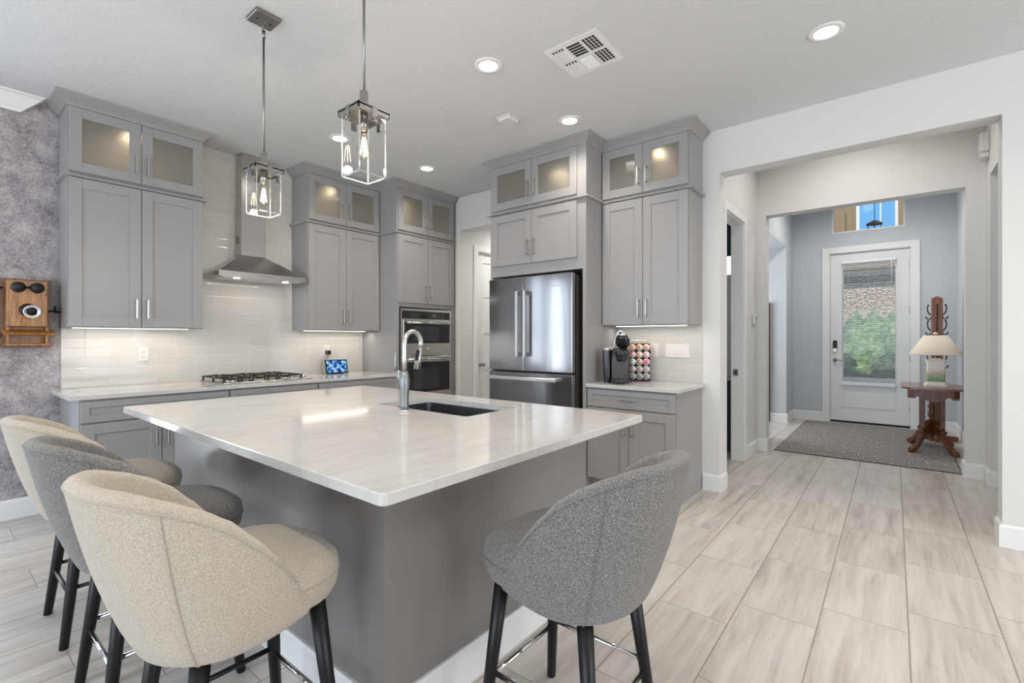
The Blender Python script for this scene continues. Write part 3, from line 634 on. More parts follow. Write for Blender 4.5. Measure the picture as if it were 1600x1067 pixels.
# ------------------------------------------------------------------ island
IX0, IX1, IY0, IY1 = 0.716, 2.29, 0.985, 3.41
BX0, BX1, BY0, BY1 = 0.925, 2.19, 1.265, 3.26
t = thing('kitchen_island', 'large grey island base with white baseboard', 'island', (BX0, BY0, 0))
W = BX1-BX0; D = BY1-BY0; b = B('panel')
b.box(0, 0.02, 0, D, 0.0, 0.882); b.box(0.02, W-0.02, 0, 0.02, 0, 0.882); b.box(0.02, W-0.02, D-0.02, D, 0, 0.882); b.box(W-0.02, W, 0, D, 0.0, 0.882)
b.build('cabinet_body', t)
B('white').sweep([(0, D), (0, 0), (W, 0)], [(0, 0), (0.018, 0), (0.018, 0.128), (0.010, 0.138), (0, 0.138)]).build('baseboard', t, label='white baseboard around the grey base')
for k in range(3):
    y0_ = 0.06+k*(D-0.12)/3; y1_ = y0_+(D-0.12)/3
    b = B('cab'); st = 0.06; X0 = W; X1 = W+0.018
    b.box(X0, X1, y0_+0.002, y0_+st, 0.12, 0.86); b.box(X0, X1, y1_-st, y1_-0.002, 0.12, 0.86); b.box(X0, X1, y0_+st, y1_-st, 0.12, 0.12+st); b.box(X0, X1, y0_+st, y1_-st, 0.80, 0.86)
    b.box(X0, X0+0.008, y0_+st, y1_-st, 0.18, 0.80); b.build('door', t)
SX0, SX1, SY0, SY1 = 1.69, 2.10, 1.645, 2.385
o_ = roundrect(IX0, IX1, IY0, IY1, 0.022, 6); i_ = roundrect(SX0, SX1, SY0, SY1, 0.02, 6)
e = 0.003; o2 = roundrect(IX0+e, IX1-e, IY0+e, IY1-e, 0.02, 6)
zt, zb = 0.914, 0.882
rows = [[(x, y, zb) for x, y in i_], [(x, y, zt) for x, y in i_], [(x, y, zt) for x, y in o2], [(x, y, zt-e) for x, y in o_], [(x, y, zb) for x, y in o_]]
b = B('quartz').grid(rows, smooth=False, closed_u=True, closed_v=True)
tag(b.build('countertop'), 'large veined white quartz island top with sink cut-out', 'countertop')
b = B('sinksteel'); s_ = [roundrect(SX0-0.004, SX1+0.004, SY0-0.004, SY1+0.004, 0.025, 6), roundrect(SX0+0.004, SX1-0.004, SY0+0.004, SY1-0.004, 0.03, 6)]
q = roundrect(SX0-0.02, SX1+0.02, SY0-0.02, SY1+0.02, 0.03, 6)
rows = [[(x, y, 0.8815) for x, y in q], [(x, y, 0.8815) for x, y in s_[0]], [(x, y, 0.68) for x, y in s_[1]], [(x, y, 0.67) for x, y in roundrect(SX0+0.03, SX1-0.03, SY0+0.03, SY1-0.03, 0.03, 6)]]
b.grid(rows, smooth=False, closed_v=True)
cx, cy = (SX0+SX1)/2, (SY0+SY1)/2
b.grid([rows[-1], [(cx+0.04*math.cos(math.radians(a)), cy+0.04*math.sin(math.radians(a)), 0.666) for a in [90/6*i+90*k - 0*i for k in range(4) for i in [0, 1, 2, 3, 4, 5, 6]]]], closed_v=True)
sk = thing('sink', 'dark stainless undermount sink in the island top', 'sink', (0, 0, 0)); b.build('basin', sk)
b = B('chrome'); b.lathe([(0.045, 0.664), (0.045, 0.668), (0.03, 0.669), (0.028, 0.665), (0.0, 0.665)], (cx, cy, 0)); b.build('drain', sk)
# faucet
t = thing('faucet', 'brushed nickel pull-down faucet with side lever beside the sink', 'faucet', (1.603, 2.017, 0.9142))
b = B('chrome'); b.lathe([(0.0, 0), (0.027, 0), (0.027, 0.008), (0.024, 0.012), (0.0, 0.012)]); b.build('base_ring', t)
b = B('faucet'); b.lathe([(0.0, 0.012), (0.022, 0.012), (0.022, 0.03), (0.021, 0.06), (0.025, 0.12), (0.028, 0.145), (0.026, 0.175), (0.018, 0.215), (0.0, 0.216)])
b.build('faucet_body', t)
pts = [(0, 0, 0.21), (0, 0, 0.27), (0, 0, 0.34)]; R_ = 0.056
for i in range(1, 13):
    a = PI-(PI*1.12)*i/12; pts.append((R_+R_*math.cos(a), 0, 0.362+R_*1.1*math.sin(a)))
b = B('nickel'); b.tube(pts, 0.0125, 16); b.build('spout', t)
ex, ez = pts[-1][0], pts[-1][2]; dx, dz = pts[-1][0]-pts[-2][0], pts[-1][2]-pts[-2][2]; ln = math.hypot(dx, dz); dx /= ln; dz /= ln
hd = B('nickel').cyl((ex, 0, ez), (ex+dx*0.12, 0, ez+dz*0.12), 0.0145, 0.018).build('spray_head', t)
B('black').box(-0.010, 0.010, -0.006, 0.006, -0.03, 0.03, 0.004, 2, Matrix.Translation((ex+dx*0.045-0.017, -0.006, ez+dz*0.045)) @ Matrix.Rotation(math.atan2(dx, -dz)*-1, 4, 'Y')).build('spray_button', hd)
b = B('faucet'); b.tube([(0, 0.012, 0.15), (-0.004, 0.045, 0.195), (-0.006, 0.060, 0.215)], [0.02, 0.019, 0.014], 14)
b.tube([(-0.006, 0.058, 0.205), (-0.008, 0.066, 0.25), (-0.004, 0.070, 0.315)], [0.012, 0.011, 0.007], 12); b.build('lever', t)

# ------------------------------------------------------------------ range hood
t = thing('range_hood', 'stainless chimney range hood above the gas cooktop', 'range hood', (2.012, YW-0.0085, 1.855))
hw = 0.39; hd = 0.395; b = B('steel')
b.box(-hw, hw, -hd, 0, 0, 0.045); 
cw, cd = 0.112, 0.150; z0, z1 = 0.045, 0.235
rows = [[(-hw, 0, z0), (-hw, -hd, z0), (hw, -hd, z0), (hw, 0, z0)], [(-cw, 0, z1), (-cw, -cd, z1), (cw, -cd, z1), (cw, 0, z1)]]
b.grid(rows, smooth=False, closed_v=True); b.build('hood_canopy', t)
b = B('steel'); b.box(-cw, cw, -cd, 0, z1, 0.70, 0.002, 1); b.box(-cw+0.005, cw-0.005, -cd+0.005, 0, 0.70, CEIL-1.855-0.001)
ch = b.build('chimney', t)
b = B('gap')
for i in range(5): b.box(-cw-0.0008, -cw+0.001, -cd+0.05, -0.03, z1+0.12+i*0.014, z1+0.126+i*0.014)
b.build('vent_grille', ch)
b = B('gplastic')
for i in range(9): b.cyl((-0.06+i*0.017, -hd-0.002, 0.022), (-0.06+i*0.017, -hd+0.001, 0.022), 0.005, n=10)
b.build('control_buttons', t)
b = B('silver'); b.box(-hw+0.04, -0.005, -hd+0.04, -0.04, -0.006, 0.0); b.box(0.005, hw-0.04, -hd+0.04, -0.04, -0.006, 0.0); b.build('grease_filter', t)
for sx in (-0.22, 0.22): B('can').cyl((sx, -hd+0.07, -0.0065), (sx, -hd+0.07, -0.010), 0.028).build('hood_lamp', t)

# ------------------------------------------------------------------ cooktop
t = thing('cooktop', 'stainless gas cooktop with black cast iron grates', 'cooktop', (1.58, 4.39, 0.9145))
B('steel').box(0, 0.80, 0, 0.51, 0, 0.010, 0.004, 2).build('cooktop_plate', t)
for k in range(3):
    x0 = 0.015+k*0.232; b = B('iron'); x1 = x0+0.225; y0, y1 = 0.02, 0.49; zt = 0.05
    for yy_ in (y0, (y0+y1)/2, y1): b.box(x0, x1, yy_-0.006, yy_+0.006, zt-0.012, zt, 0.002, 1)
    for xx_ in (x0+0.006, x1-0.006): b.box(xx_-0.006, xx_+0.006, y0, y1, zt-0.012, zt, 0.002, 1)
    for yc in ((y0*3+y1)/4, (y0+3*y1)/4):
        for a in range(4):
            an = a*PI/2+PI/4
            p0 = Vector(((x0+x1)/2+0.03*math.cos(an), yc+0.03*math.sin(an), zt+0.006)); p1 = Vector(((x0+x1)/2+0.105*math.cos(an), yc+0.115*math.sin(an), zt-0.004))
            b.tube([p0, p1], [0.006, 0.006], 8)
    for xx_ in (x0+0.01, x1-0.01):
        for yy_ in (y0, y1, (y0+y1)/2): b.tube([(xx_, yy_, 0.0105), (xx_, yy_, zt-0.004)], [0.010, 0.006], 8)
    b.build('grate', t)
    for yc in ((y0*3+y1)/4, (y0+3*y1)/4):
        bb = B('silver'); bb.lathe([(0, 0.0102), (0.045, 0.0102), (0.045, 0.018), (0.03, 0.022), (0, 0.022)], ((x0+x1)/2, yc, 0), 20)
        bb.m('iron'); bb.lathe([(0, 0.022), (0.032, 0.022), (0.034, 0.030), (0.026, 0.034), (0, 0.034)], ((x0+x1)/2, yc, 0), 20); bb.build('burner', t)
for k in range(5):
    B('chrome').lathe([(0, 0.0102), (0.018, 0.0102), (0.017, 0.022), (0.016, 0.038), (0.012, 0.042), (0, 0.042)], (0.755, 0.09+k*0.083, 0), 16).build('knob', t)

# ------------------------------------------------------------------ pendants
def pendant(label, x, y, ztop, zbot):
    t = thing('pendant_light', label, 'pendant light', (x, y, 0), 0, 'glass pendants over the island')
    zt = CEIL
    c = B('pnick').box(-0.066, 0.066, -0.066, 0.066, zt-0.022, zt-0.001, 0.002, 1).build('ceiling_canopy', t)
    b = B('blackmetal')
    for s in (-1, 1): b.sphere((0.035*s, -0.0, zt-0.024), 0.005, n=8)
    b.build('canopy_screws', c)
    b = B('pnick'); 
    def link(z, flat):
        pts = [(0.011*math.cos(a) if flat else 0, 0 if flat else 0.011*math.cos(a), z+0.019*math.sin(a)) for a in [2*PI*i/16 for i in range(16)]]
        b.tube(pts, 0.0024, 6, closed=True)
    link(zt-0.038, True); link(zt-0.064, False); b.cyl((0, 0, zt-0.075), (0, 0, zt-0.115), 0.009, n=10); b.build('chain_loop', t)
    b = B('pnick'); b.cyl((0, 0, ztop+0.085), (0, 0, zt-0.11), 0.0058, n=10); b.build('stem', t)
    b = B('pnick'); b.box(-0.013, 0.013, -0.013, 0.013, ztop+0.0, ztop+0.09, 0.001, 1); b.build('stem_collar', t)
    s = 0.076
    b = B('pnick'); b.box(-s, s, -s, s, ztop-0.010, ztop-0.004); 
    for a0, a1, c0, c1 in ((-s, s, -s, -s+0.004), (-s, s, s-0.004, s), (-s, -s+0.004, -s, s), (s-0.004, s, -s, s)): b.box(a0, a1, c0, c1, ztop-0.026, ztop+0.001)
    for (ax, ay) in ((1, 0), (-1, 0), (0, 1), (0, -1)):
        if ax: b.box(ax*s-0.003, ax*s+0.003, -0.012, 0.012, ztop-0.060, ztop+0.002)
        else: b.box(-0.012, 0.012, ay*s-0.003, ay*s+0.003, ztop-0.060, ztop+0.002)
    h = b.build('shade_holder', t)
    b = B('pnick')
    for (ax, ay) in ((1, 0), (-1, 0), (0, 1), (0, -1)): b.tube([(ax*(s-0.002), ay*(s-0.002), ztop-0.050), (ax*(s+0.012), ay*(s+0.012), ztop-0.050)], 0.006, 10)
    b.build('thumb_screws', h)
    g = 0.066; th = 0.0042; b = B('thin')
    zt2 = ztop-0.016
    b.box(-g+th, g-th, -g, -g+th, zbot+th, zt2); b.box(-g+th, g-th, g-th, g, zbot+th, zt2); b.box(-g, -g+th, -g+th, g-th, zbot+th, zt2); b.box(g-th, g, -g+th, g-th, zbot+th, zt2)
    b.m('gedge')
    for ax in (-1, 1):
        for ay in (-1, 1): b.box(min(ax*g, ax*(g-th)), max(ax*g, ax*(g-th)), min(ay*g, ay*(g-th)), max(ay*g, ay*(g-th)), zbot, zt2)
        b.box(-g+th, g-th, min(ax*g, ax*(g-th)), max(ax*g, ax*(g-th)), zbot, zbot+th); b.box(min(ax*g, ax*(g-th)), max(ax*g, ax*(g-th)), -g+th, g-th, zbot, zbot+th)
    b.build('glass_shade', t, label='thick clear square glass shade')
    b = B('pnick'); b.cyl((0, 0, ztop-0.010), (0, 0, ztop-0.085), 0.017, n=18); b.build('socket', t)
    zs = ztop-0.085
    bl = B('bulb').lathe([(0.013, 0), (0.014, -0.012), (0.020, -0.035), (0.030, -0.065), (0.032, -0.085), (0.026, -0.105), (0.012, -0.118), (0.0, -0.121)], (0, 0, zs), 24).build('light_bulb', t)
    b = B('fil')
    for i in range(6):
        a = 2*PI*i/6; a2 = a+PI/6
        b.tube([(0.006*math.cos(a), 0.006*math.sin(a), zs-0.025), (0.016*math.cos(a), 0.016*math.sin(a), zs-0.095)], 0.0013, 5)
    b.build('filament', bl)
    l = bpy.data.lights.new('pendant_lamp', 'POINT'); l.energy = 8; l.color = (1, 0.87, 0.70); l.shadow_soft_size = 0.02
    q = bpy.data.objects.new('pendant_lamp', l); COL.objects.link(q); q.parent = t; q.location = (0, 0, zs-0.135)
pendant('clear glass square pendant hanging in front of the range hood', 1.183, 2.705, 2.235, 1.985)
pendant('clear glass square pendant, the nearer one, its stem cut by the photo top', 1.183, 1.760, 2.265, 1.985)

# ------------------------------------------------------------------ ceiling fittings
names = ['round white recessed ceiling light above the island between pendant and air vent', 'round recessed ceiling light nearest the hall opening', 'round recessed ceiling light in front of the fridge cabinet top',
         'round recessed ceiling light nearest the oven tower', 'round recessed ceiling light seen behind the nearer pendant shade']
for i, (x, y) in enumerate(CANS[:5]):
    t = thing('recessed_light', names[i], 'ceiling light', (x, y, CEIL), 0, 'recessed lights in the kitchen ceiling')
    B('white').lathe([(0.060, -0.004), (0.062, -0.008), (0.088, -0.006), (0.092, -0.0005), (0.060, -0.0005)], n=36, ring_closed=True).build('trim_ring', t)
    B('can').lathe([(0.0, -0.003), (0.060, -0.003), (0.060, -0.001), (0, -0.001)], n=32).build('lens', t, label='glowing round lens')
# air register
t = thing('air_vent', 'square white louvred air register in the kitchen ceiling', 'vent', (2.592, 1.506, CEIL))
b = B('white'); S = 0.183
b.box(-S, S, -S, S, -0.004, -0.0005); fr = b.build('vent_face', t)
b = B('gap'); w = B('white'); lv = B('white')
cells = []
for ci, cxx in enumerate((-0.078, 0.078)):
    for ri, cyy in enumerate((-0.105, 0.0, 0.105)):
        cells.append((cxx, cyy))
        hw_, hh_ = 0.066, 0.044
        if ri == 0:      # open honeycomb slots
            for i in range(4):
                u = cyy-hh_+0.011+i*0.022; b.box(cxx-hw_, cxx+hw_, u-0.008, u+0.008, -0.0048, -0.004)
                for k in range(5): w.box(cxx-hw_+0.02+k*0.026, cxx-hw_+0.0225+k*0.026, u-0.008, u+0.008, -0.0056, -0.0048)
        elif ri == 1:
            ci = 1-ci
            for i in range(5):
                u = cxx-hw_+0.013+i*0.0265
                b.box(u-0.009, u+0.009, cyy-hh_, cyy+hh_, -0.0048, -0.004)
                if ci == 0: lv.box(-0.010, 0.010, -hh_, hh_, -0.001, 0.001, 0, 1, Matrix.Translation((u, cyy, -0.008)) @ Matrix.Rotation(0.5, 4, 'Y'))
        else:
            for i in range(4):
                u = cyy-hh_+0.011+i*0.022
                lv.box(-hw_, hw_, -0.009, 0.009, -0.001, 0.001, 0, 1, Matrix.Translation((cxx, u, -0.007)) @ Matrix.Rotation(-0.35, 4, 'X'))
                b.box(cxx-hw_, cxx-hw_+0.014, u-0.006, u+0.003, -0.0090, -0.004); b.box(cxx-hw_, cxx+hw_, u+0.009, u+0.0115, -0.0046, -0.004)
b.build('dark_slots', fr); w.build('slot_ribs', fr); lv.build('louvers', fr)
t = thing('ceiling_sensor', 'small square white sensor box on the kitchen ceiling', 'sensor', (2.949, 2.409, CEIL))
B('plate').box(-0.07, 0.07, -0.07, 0.07, -0.012, -0.0005, 0.006, 2).box(-0.062, 0.062, -0.062, 0.062, -0.036, -0.010, 0.010, 3).build('sensor_cover', t)

# ------------------------------------------------------------------ stools
def lerp(tab, x):
    if x <= tab[0][0]: return tab[0][1]
    for (a, va), (b_, vb) in zip(tab, tab[1:]):
        if x <= b_:
            k = (x-a)/(b_-a); k = k*k*(3-2*k)*0.3+k*0.7; return va+(vb-va)*k
    return tab[-1][1]
RIM = [(-0.40, 0.968), (-0.33, 0.958), (-0.25, 0.928), (-0.18, 0.896), (-0.115, 0.855), (-0.045, 0.79), (0.005, 0.735), (0.055, 0.668), (0.09, 0.60), (0.13, 0.575)]
def ucurve(s, A, Bw, nn=2.5, fw=0.10):
    # s in [-1,1]; |s|<0.72 superellipse arc, then straight towards the front
    a = abs(s); sg = 1 if s >= 0 else -1
    if a < 0.78:
        th = a/0.78*PI/2; cx, sx = math.cos(th), math.sin(th); q = (cx**nn+sx**nn)**(-1/nn)
        return -A*cx*q, sg*Bw*sx*q
    k = (a-0.78)/0.22; return fw*k, sg*(Bw-0.012*k*k)
def shell_point(s, z, inset=0.0):
    k = (z-0.51)/0.455; k = max(0.0, min(1.05, k)); kk = k**0.80
    A = 0.235+0.137*kk-inset; Bw = 0.232+0.032*math.sin(min(1, k)*PI/2)-inset
    return ucurve(s, A, Bw)
def stool(label, x, y, rz, fab, pipe, sidebar, group):
    t = thing('bar_stool', label, 'bar stool', (x, y, 0), rz, group)
    NS = 64; rows = []
    for i in range(NS+1):
        s = -1+2*i/NS
        zt = 0.93
        for _ in range(6):
            px, py = shell_point(s, zt); zt = lerp(RIM, px)
        zb = 0.512+0.022*max(0, (abs(s)-0.55)/0.45)**1.5
        th = 0.052; row = []
        e = min(1, (1-abs(s))/0.10); th *= (0.35+0.65*math.sqrt(max(0, e)))
        no = 9
        px, py = shell_point(s, zb, th*0.8); row.append((px, py, zb+0.006))
        px, py = shell_point(s, zb, 0.012); row.append((px, py, zb-0.004))
        for j in range(no):
            z = zb+0.008+(zt-0.022-zb-0.008)*j/(no-1); belly = 0.006*math.sin(PI*j/(no-1)); px, py = shell_point(s, z, -belly); row.append((px, py, z))
        px0, py0 = shell_point(s, zt-0.012); px1, py1 = shell_point(s, zt-0.012, th)
        for j in range(1, 7):
            a = PI*j/7; c = (1-math.cos(a))/2
            row.append((px0+(px1-px0)*c, py0+(py1-py0)*c, zt-0.022+0.024*math.sin(a)))
        for j in range(7):
            z = (zt-0.022)+(0.60-(zt-0.022))*j/6; z = min(z, zt-0.022); z = max(z, zb+0.02)
            bulge = 0.012*math.sin(PI*j/6); px, py = shell_point(s, z, th+bulge); row.append((px, py, z))
        rows.append(row)
    b = B(fab); b.grid(rows, smooth=True, closed_v=False)
    t0 = b.bm; 
    sh = b.build('backrest', t)
    # welts
    b = B(pipe); rim = [r[10] for r in rows]; b.tube([(p[0], p[1], p[2]+0.004) for p in rim[3:-3]], 0.0032, 6)
    for s in (-0.44, 0.44):
        i = round((s+1)/2*NS)
        for di in (0,):
            pts = []
            for p in rows[i][1:11]: pts.append((p[0], p[1], p[2]))
            b.tube(pts, 0.0030, 6)
    bot = [r[1] for r in rows]; b.tube([(p[0], p[1], p[2]+0.006) for p in bot], 0.003, 6)
    b.build('piping', sh)
    # seat cushion
    prof = [(0.0, 0.525), (0.80, 0.527), (0.93, 0.545), (0.985, 0.575), (1.0, 0.610), (0.99, 0.64), (0.94, 0.662), (0.82, 0.676), (0.55, 0.684), (0.0, 0.687)]
    rr = []
    for r, z in prof:
        ring = []
        for j in range(40):
            a = 2*PI*j/40; c, s_ = math.cos(a), math.sin(a); q = (abs(c)**2.9+abs(s_)**2.9)**(-1/2.9)
            X_ = 0.040+0.218*c*q; Y_ = 0.238*s_*q
            if X_ < -0.02: Y_ *= 0.90; 
            ring.append(((X_-0.02)*r+0.02, Y_*r, z-0.010*max(0, c)*(z > 0.65)*r))
        rr.append(ring)
    b = B(fab).grid(rr, smooth=True, closed_v=True); st = b.build('seat', t)
    b = B(pipe); b.tube([(p[0]*1.0, p[1]*1.0, p[2]) for p in rr[4]], 0.003, 6, closed=True); b.build('piping', st)
    # legs and foot rails
    foot = {}
    for sx in (-1, 1):
        for sy in (-1, 1):
            a = Vector((0.150*sx+0.012, 0.150*sy, 0.535)); f = Vector((0.205*sx+0.005, 0.200*sy, 0.0)); foot[(sx, sy)] = (a, f)
            lg = B('black').tube([a, a.lerp(f, 0.5), f+Vector((0, 0, 0.003)), f], [0.0245, 0.0205, 0.0165, 0.0150], 18).build('leg', t)
    def at(k, z): a, f = foot[k]; return f.lerp(a, z/0.535)
    for (k1, k2, z, mt, nm) in (((-1, -1), (-1, 1), 0.205, sidebar, 'rear_rail'), ((1, -1), (1, 1), 0.215, 'chrome', 'front_rail'), ((-1, -1), (1, -1), 0.235, sidebar, 'side_rail'), ((-1, 1), (1, 1), 0.235, sidebar, 'side_rail')):
        B(mt).cyl(at(k1, z), at(k2, z), 0.0085, n=12).build(nm, t)
    return t
stool('cream boucle bar stool with black legs, nearest the camera', 0.575, 1.49, 0, 'cream', 'pipecream', 'blackmetal', 'bar stools along the long side of the island')
stool('grey tweed bar stool standing between the two cream stools', 0.575, 2.19, 0, 'tweed', 'pipegrey', 'chrome', 'bar stools along the long side of the island')
stool('cream boucle bar stool furthest left, nearest the papered wall', 0.575, 2.91, 0, 'cream', 'pipecream', 'blackmetal', 'bar stools along the long side of the island')
stool('grey tweed bar stool alone at the short end of the island', 1.325, 0.82, PI/2, 'tweed', 'pipegrey', 'chrome', 'bar stool at the island end')

# ------------------------------------------------------------------ small things on the counters and walls
# smart display
t = thing('smart_display', 'black tilted smart display showing a blue picture beside the cooktop', 'smart display', (2.86, 4.755, 0.9145), math.radians(-6))
T = Matrix.Rotation(math.radians(-14), 4, 'X')
d = B('bplastic').box(-0.125, 0.125, -0.008, 0.008, 0.0, 0.155, 0.006, 2, Matrix.Translation((0, 0, 0.003)) @ T).build('display_case', t)
B('screen').box(-0.112, 0.112, -0.0092, -0.0081, 0.013, 0.142, 0, 1, Matrix.Translation((0, 0, 0.003)) @ T).build('screen', d)
B('bplastic').prism([(0.0, 0.0), (0.085, 0.0), (0.04, 0.10)], -0.08, 0.08, Matrix(((0, 0, 1, 0), (1, 0, 0, 0.005), (0, 1, 0, 0), (0, 0, 0, 1)))).build('speaker_base', t)
def outlet(name, label, loc, rz, gang=1, kind='outlet', cat='outlet'):
    t = thing(name, label, cat, loc, rz)
    W = 0.075+0.046*(gang-1); B('plate').box(-W/2, W/2, -0.006, 0, -0.0595, 0.0595, 0.0025, 2).build('cover_plate', t)
    for g in range(gang):
        x = -W/2+0.0375+0.046*g
        k = kind[g] if isinstance(kind, (list, tuple)) else kind
        if k == 'outlet':
            for s in (-1, 1):
                f = B('plate').box(x-0.016, x+0.016, -0.0085, -0.005, s*0.02-0.014, s*0.02+0.014, 0.002, 1).build('receptacle', t)
                q = B('gap'); q.box(x-0.007, x-0.005, -0.0088, -0.0084, s*0.02-0.003, s*0.02+0.006); q.box(x+0.005, x+0.007, -0.0088, -0.0084, s*0.02-0.003, s*0.02+0.006)
                q.cyl((x, -0.0088, s*0.02-0.008), (x, -0.0084, s*0.02-0.008), 0.002, n=8); q.build('slots', f)
        elif k == 'rocker':
            B('plate').box(x-0.0165, x+0.0165, -0.0095, -0.005, -0.033, 0.033, 0.002, 1).build('rocker_switch', t)
    return t
outlet('wall_outlet', 'white double outlet on the tiles at the left of the cooktop', (1.181, YW-0.0082, 1.170), 0)
outlet('wall_outlet', 'white outlet holding a black plug above the smart display', (2.848, YW-0.0082, 1.165), 0)
t = thing('power_adapter', 'black plug-in adapter in the outlet above the smart display', 'adapter', (2.852, YW-0.0172, 1.145))
B('bplastic').box(-0.024, 0.024, -0.045, 0, -0.024, 0.024, 0.006, 2).build('adapter_case', t)
B('black').tube([(0, -0.02, -0.023), (-0.005, -0.03, -0.06), (-0.07, -0.035, -0.09), (-0.11, -0.06, -0.17), (-0.10, -0.09, -0.2265), (-0.03, -0.09, -0.2265)], 0.0022, 6).build('cord', t)
outlet('switch_plate', 'white four gang switch plate on the coffee nook tiles, right one', (XW-0.0082, 1.505, 1.190), SW, 4, ['blank', 'rocker', 'rocker', 'rocker'], 'switch')
outlet('switch_plate', 'white two gang plate with outlet just behind the pod rack', (XW-0.0082, 1.735, 1.195), SW, 2, ['outlet', 'rocker'], 'switch')
t = thing('plug', 'black plug in the wall plate beside the pod rack', 'plug', (XW-0.0170, 1.757, 1.175), SW)
B('bplastic').box(-0.014, 0.014, -0.03, 0, -0.012, 0.012, 0.004, 2).build('plug_body', t)

# coffee maker: local -y is its front
t = thing('coffee_maker', 'black single-serve coffee maker with its lid raised', 'coffee maker', (3.81, 1.868, 0.9145), math.radians(-75)); t.scale = (0.95, 0.95, 1.15)
b = B('bplastic')
def slab(pts, z0, z1, sc=1.0):
    return pts
rows = []
for z, x0, x1, y0, y1 in ((0, -0.065, 0.095, -0.03, 0.13), (0.02, -0.068, 0.097, -0.035, 0.13), (0.20, -0.078, 0.10, -0.035, 0.13), (0.245, -0.07, 0.098, -0.02, 0.125), (0.26, -0.05, 0.08, 0.0, 0.11)):
    rows.append([(x, y, z) for x, y in roundrect(x0, x1, y0, y1, 0.03, 5)])
b.grid(rows, smooth=True, closed_v=True); b.bm.faces.new([v for v in list(b.bm.verts)[-len(rows[0]):]]); b.build('body', t)
b = B('bplastic'); rows = []
for z, g in ((0.002, 0), (0.03, 0.001), (0.245, 0.012), (0.250, 0.012)): rows.append([(x, y, z) for x, y in roundrect(-0.128-g, -0.070, -0.06, 0.10, 0.02, 5)])
b.grid(rows, smooth=True, closed_v=True); b.build('water_tank', t)
rows = [[(x, y, 0.250) for x, y in roundrect(-0.142, -0.068, -0.062, 0.10, 0.02, 5)], [(x, y, 0.266) for x, y in roundrect(-0.125, -0.070, -0.045, 0.09, 0.018, 5)], [(x, y, 0.274) for x, y in roundrect(-0.105, -0.075, -0.02, 0.07, 0.012, 5)]]
b = B('silver').grid(rows, smooth=True, closed_v=True); b.bm.faces.new([v for v in list(b.bm.verts)[-len(rows[0]):]]); b.build('tank_lid', t)
b = B('gdark'); b.box(-0.055, 0.085, -0.037, -0.033, 0.03, 0.17); b.build('front_panel', t)
b = B('bplastic'); b.lathe([(0, 0), (0.07, 0), (0.072, 0.03), (0.066, 0.036), (0, 0.036)], (0.015, -0.075, 0), 28); b.build('drip_tray', t, label='round drip tray')
b = B('bplastic'); b.lathe([(0, 0), (0.034, 0), (0.05, 0.05), (0.056, 0.075), (0.04, 0.078), (0.03, 0.06), (0, 0.055)], (0.03, -0.055, 0.165), 24); b.build('pod_holder', t)
LT = Matrix.Translation((0.035, 0.03, 0.262)) @ Matrix.Rotation(math.radians(-48), 4, 'X')
b = B('bplastic'); b.lathe([(0, -0.01), (0.045, -0.01), (0.062, 0.0), (0.066, 0.02), (0.060, 0.042), (0.0, 0.05)], (0, 0, 0), 28, mtx=LT @ Matrix.Translation((0, -0.055, 0))); ld = b.build('lid', t)
text_mesh('lid_script', 'KEURIG', 0.020, LT @ Matrix.Translation((0, -0.1225, 0.018)) @ Matrix.Rotation(PI/2, 4, 'X'), 'silver', ld)
b = B('silver'); pts = [(0.005+0.060*math.cos(a), 0.055+0.015*math.sin(a), 0.25+0.145*math.sin(a)) for a in [PI*i/20 for i in range(21)]]
b.tube(pts, 0.009, 10); b.build('handle', t, label='silver hoop handle')
# pod rack
RKX, RKY, RKS, RKA = 4.065, 1.790, 1.17, math.radians(-66)
t = thing('pod_rack', 'black countertop tower rack filled with coffee pods', 'rack', (RKX, RKY, 0.9145), RKA); t.scale = (RKS, RKS, RKS)
b = B('black'); b.box(-0.082, 0.082, 0.0, 0.11, 0.0, 0.012, 0.003, 1); b.box(-0.078, 0.078, 0.012, 0.10, 0.012, 0.292, 0.003, 1); b.build('rack_tower', t)
B('silver').tube([(-0.055, 0.05, 0.290), (-0.052, 0.05, 0.312), (0.052, 0.05, 0.312), (0.055, 0.05, 0.290)], 0.005, 8).build('rack_handle', t)
PC = [[(0.85, 0.25, 0.12), (0.85, 0.28, 0.15), (0.80, 0.26, 0.16)], [(0.75, 0.25, 0.25), (0.80, 0.33, 0.27), (0.75, 0.35, 0.33)], [(0.45, 0.62, 0.66), (0.42, 0.24, 0.08), (0.55, 0.10, 0.28)], [(0.36, 0.28, 0.25), (0.36, 0.30, 0.25), (0.38, 0.31, 0.22)], [(0.16, 0.14, 0.15), (0.20, 0.17, 0.18), (0.24, 0.21, 0.21)]]
CN = [['orange', 'orange', 'orange'], ['pink', 'pink and white', 'pale pink'], ['pale blue', 'brown', 'magenta'], ['taupe', 'taupe', 'tan'], ['dark grey', 'dark grey', 'grey']]
RN = ['top row', 'second row down', 'middle row', 'fourth row down', 'bottom row']; KN = ['left', 'centre', 'right']
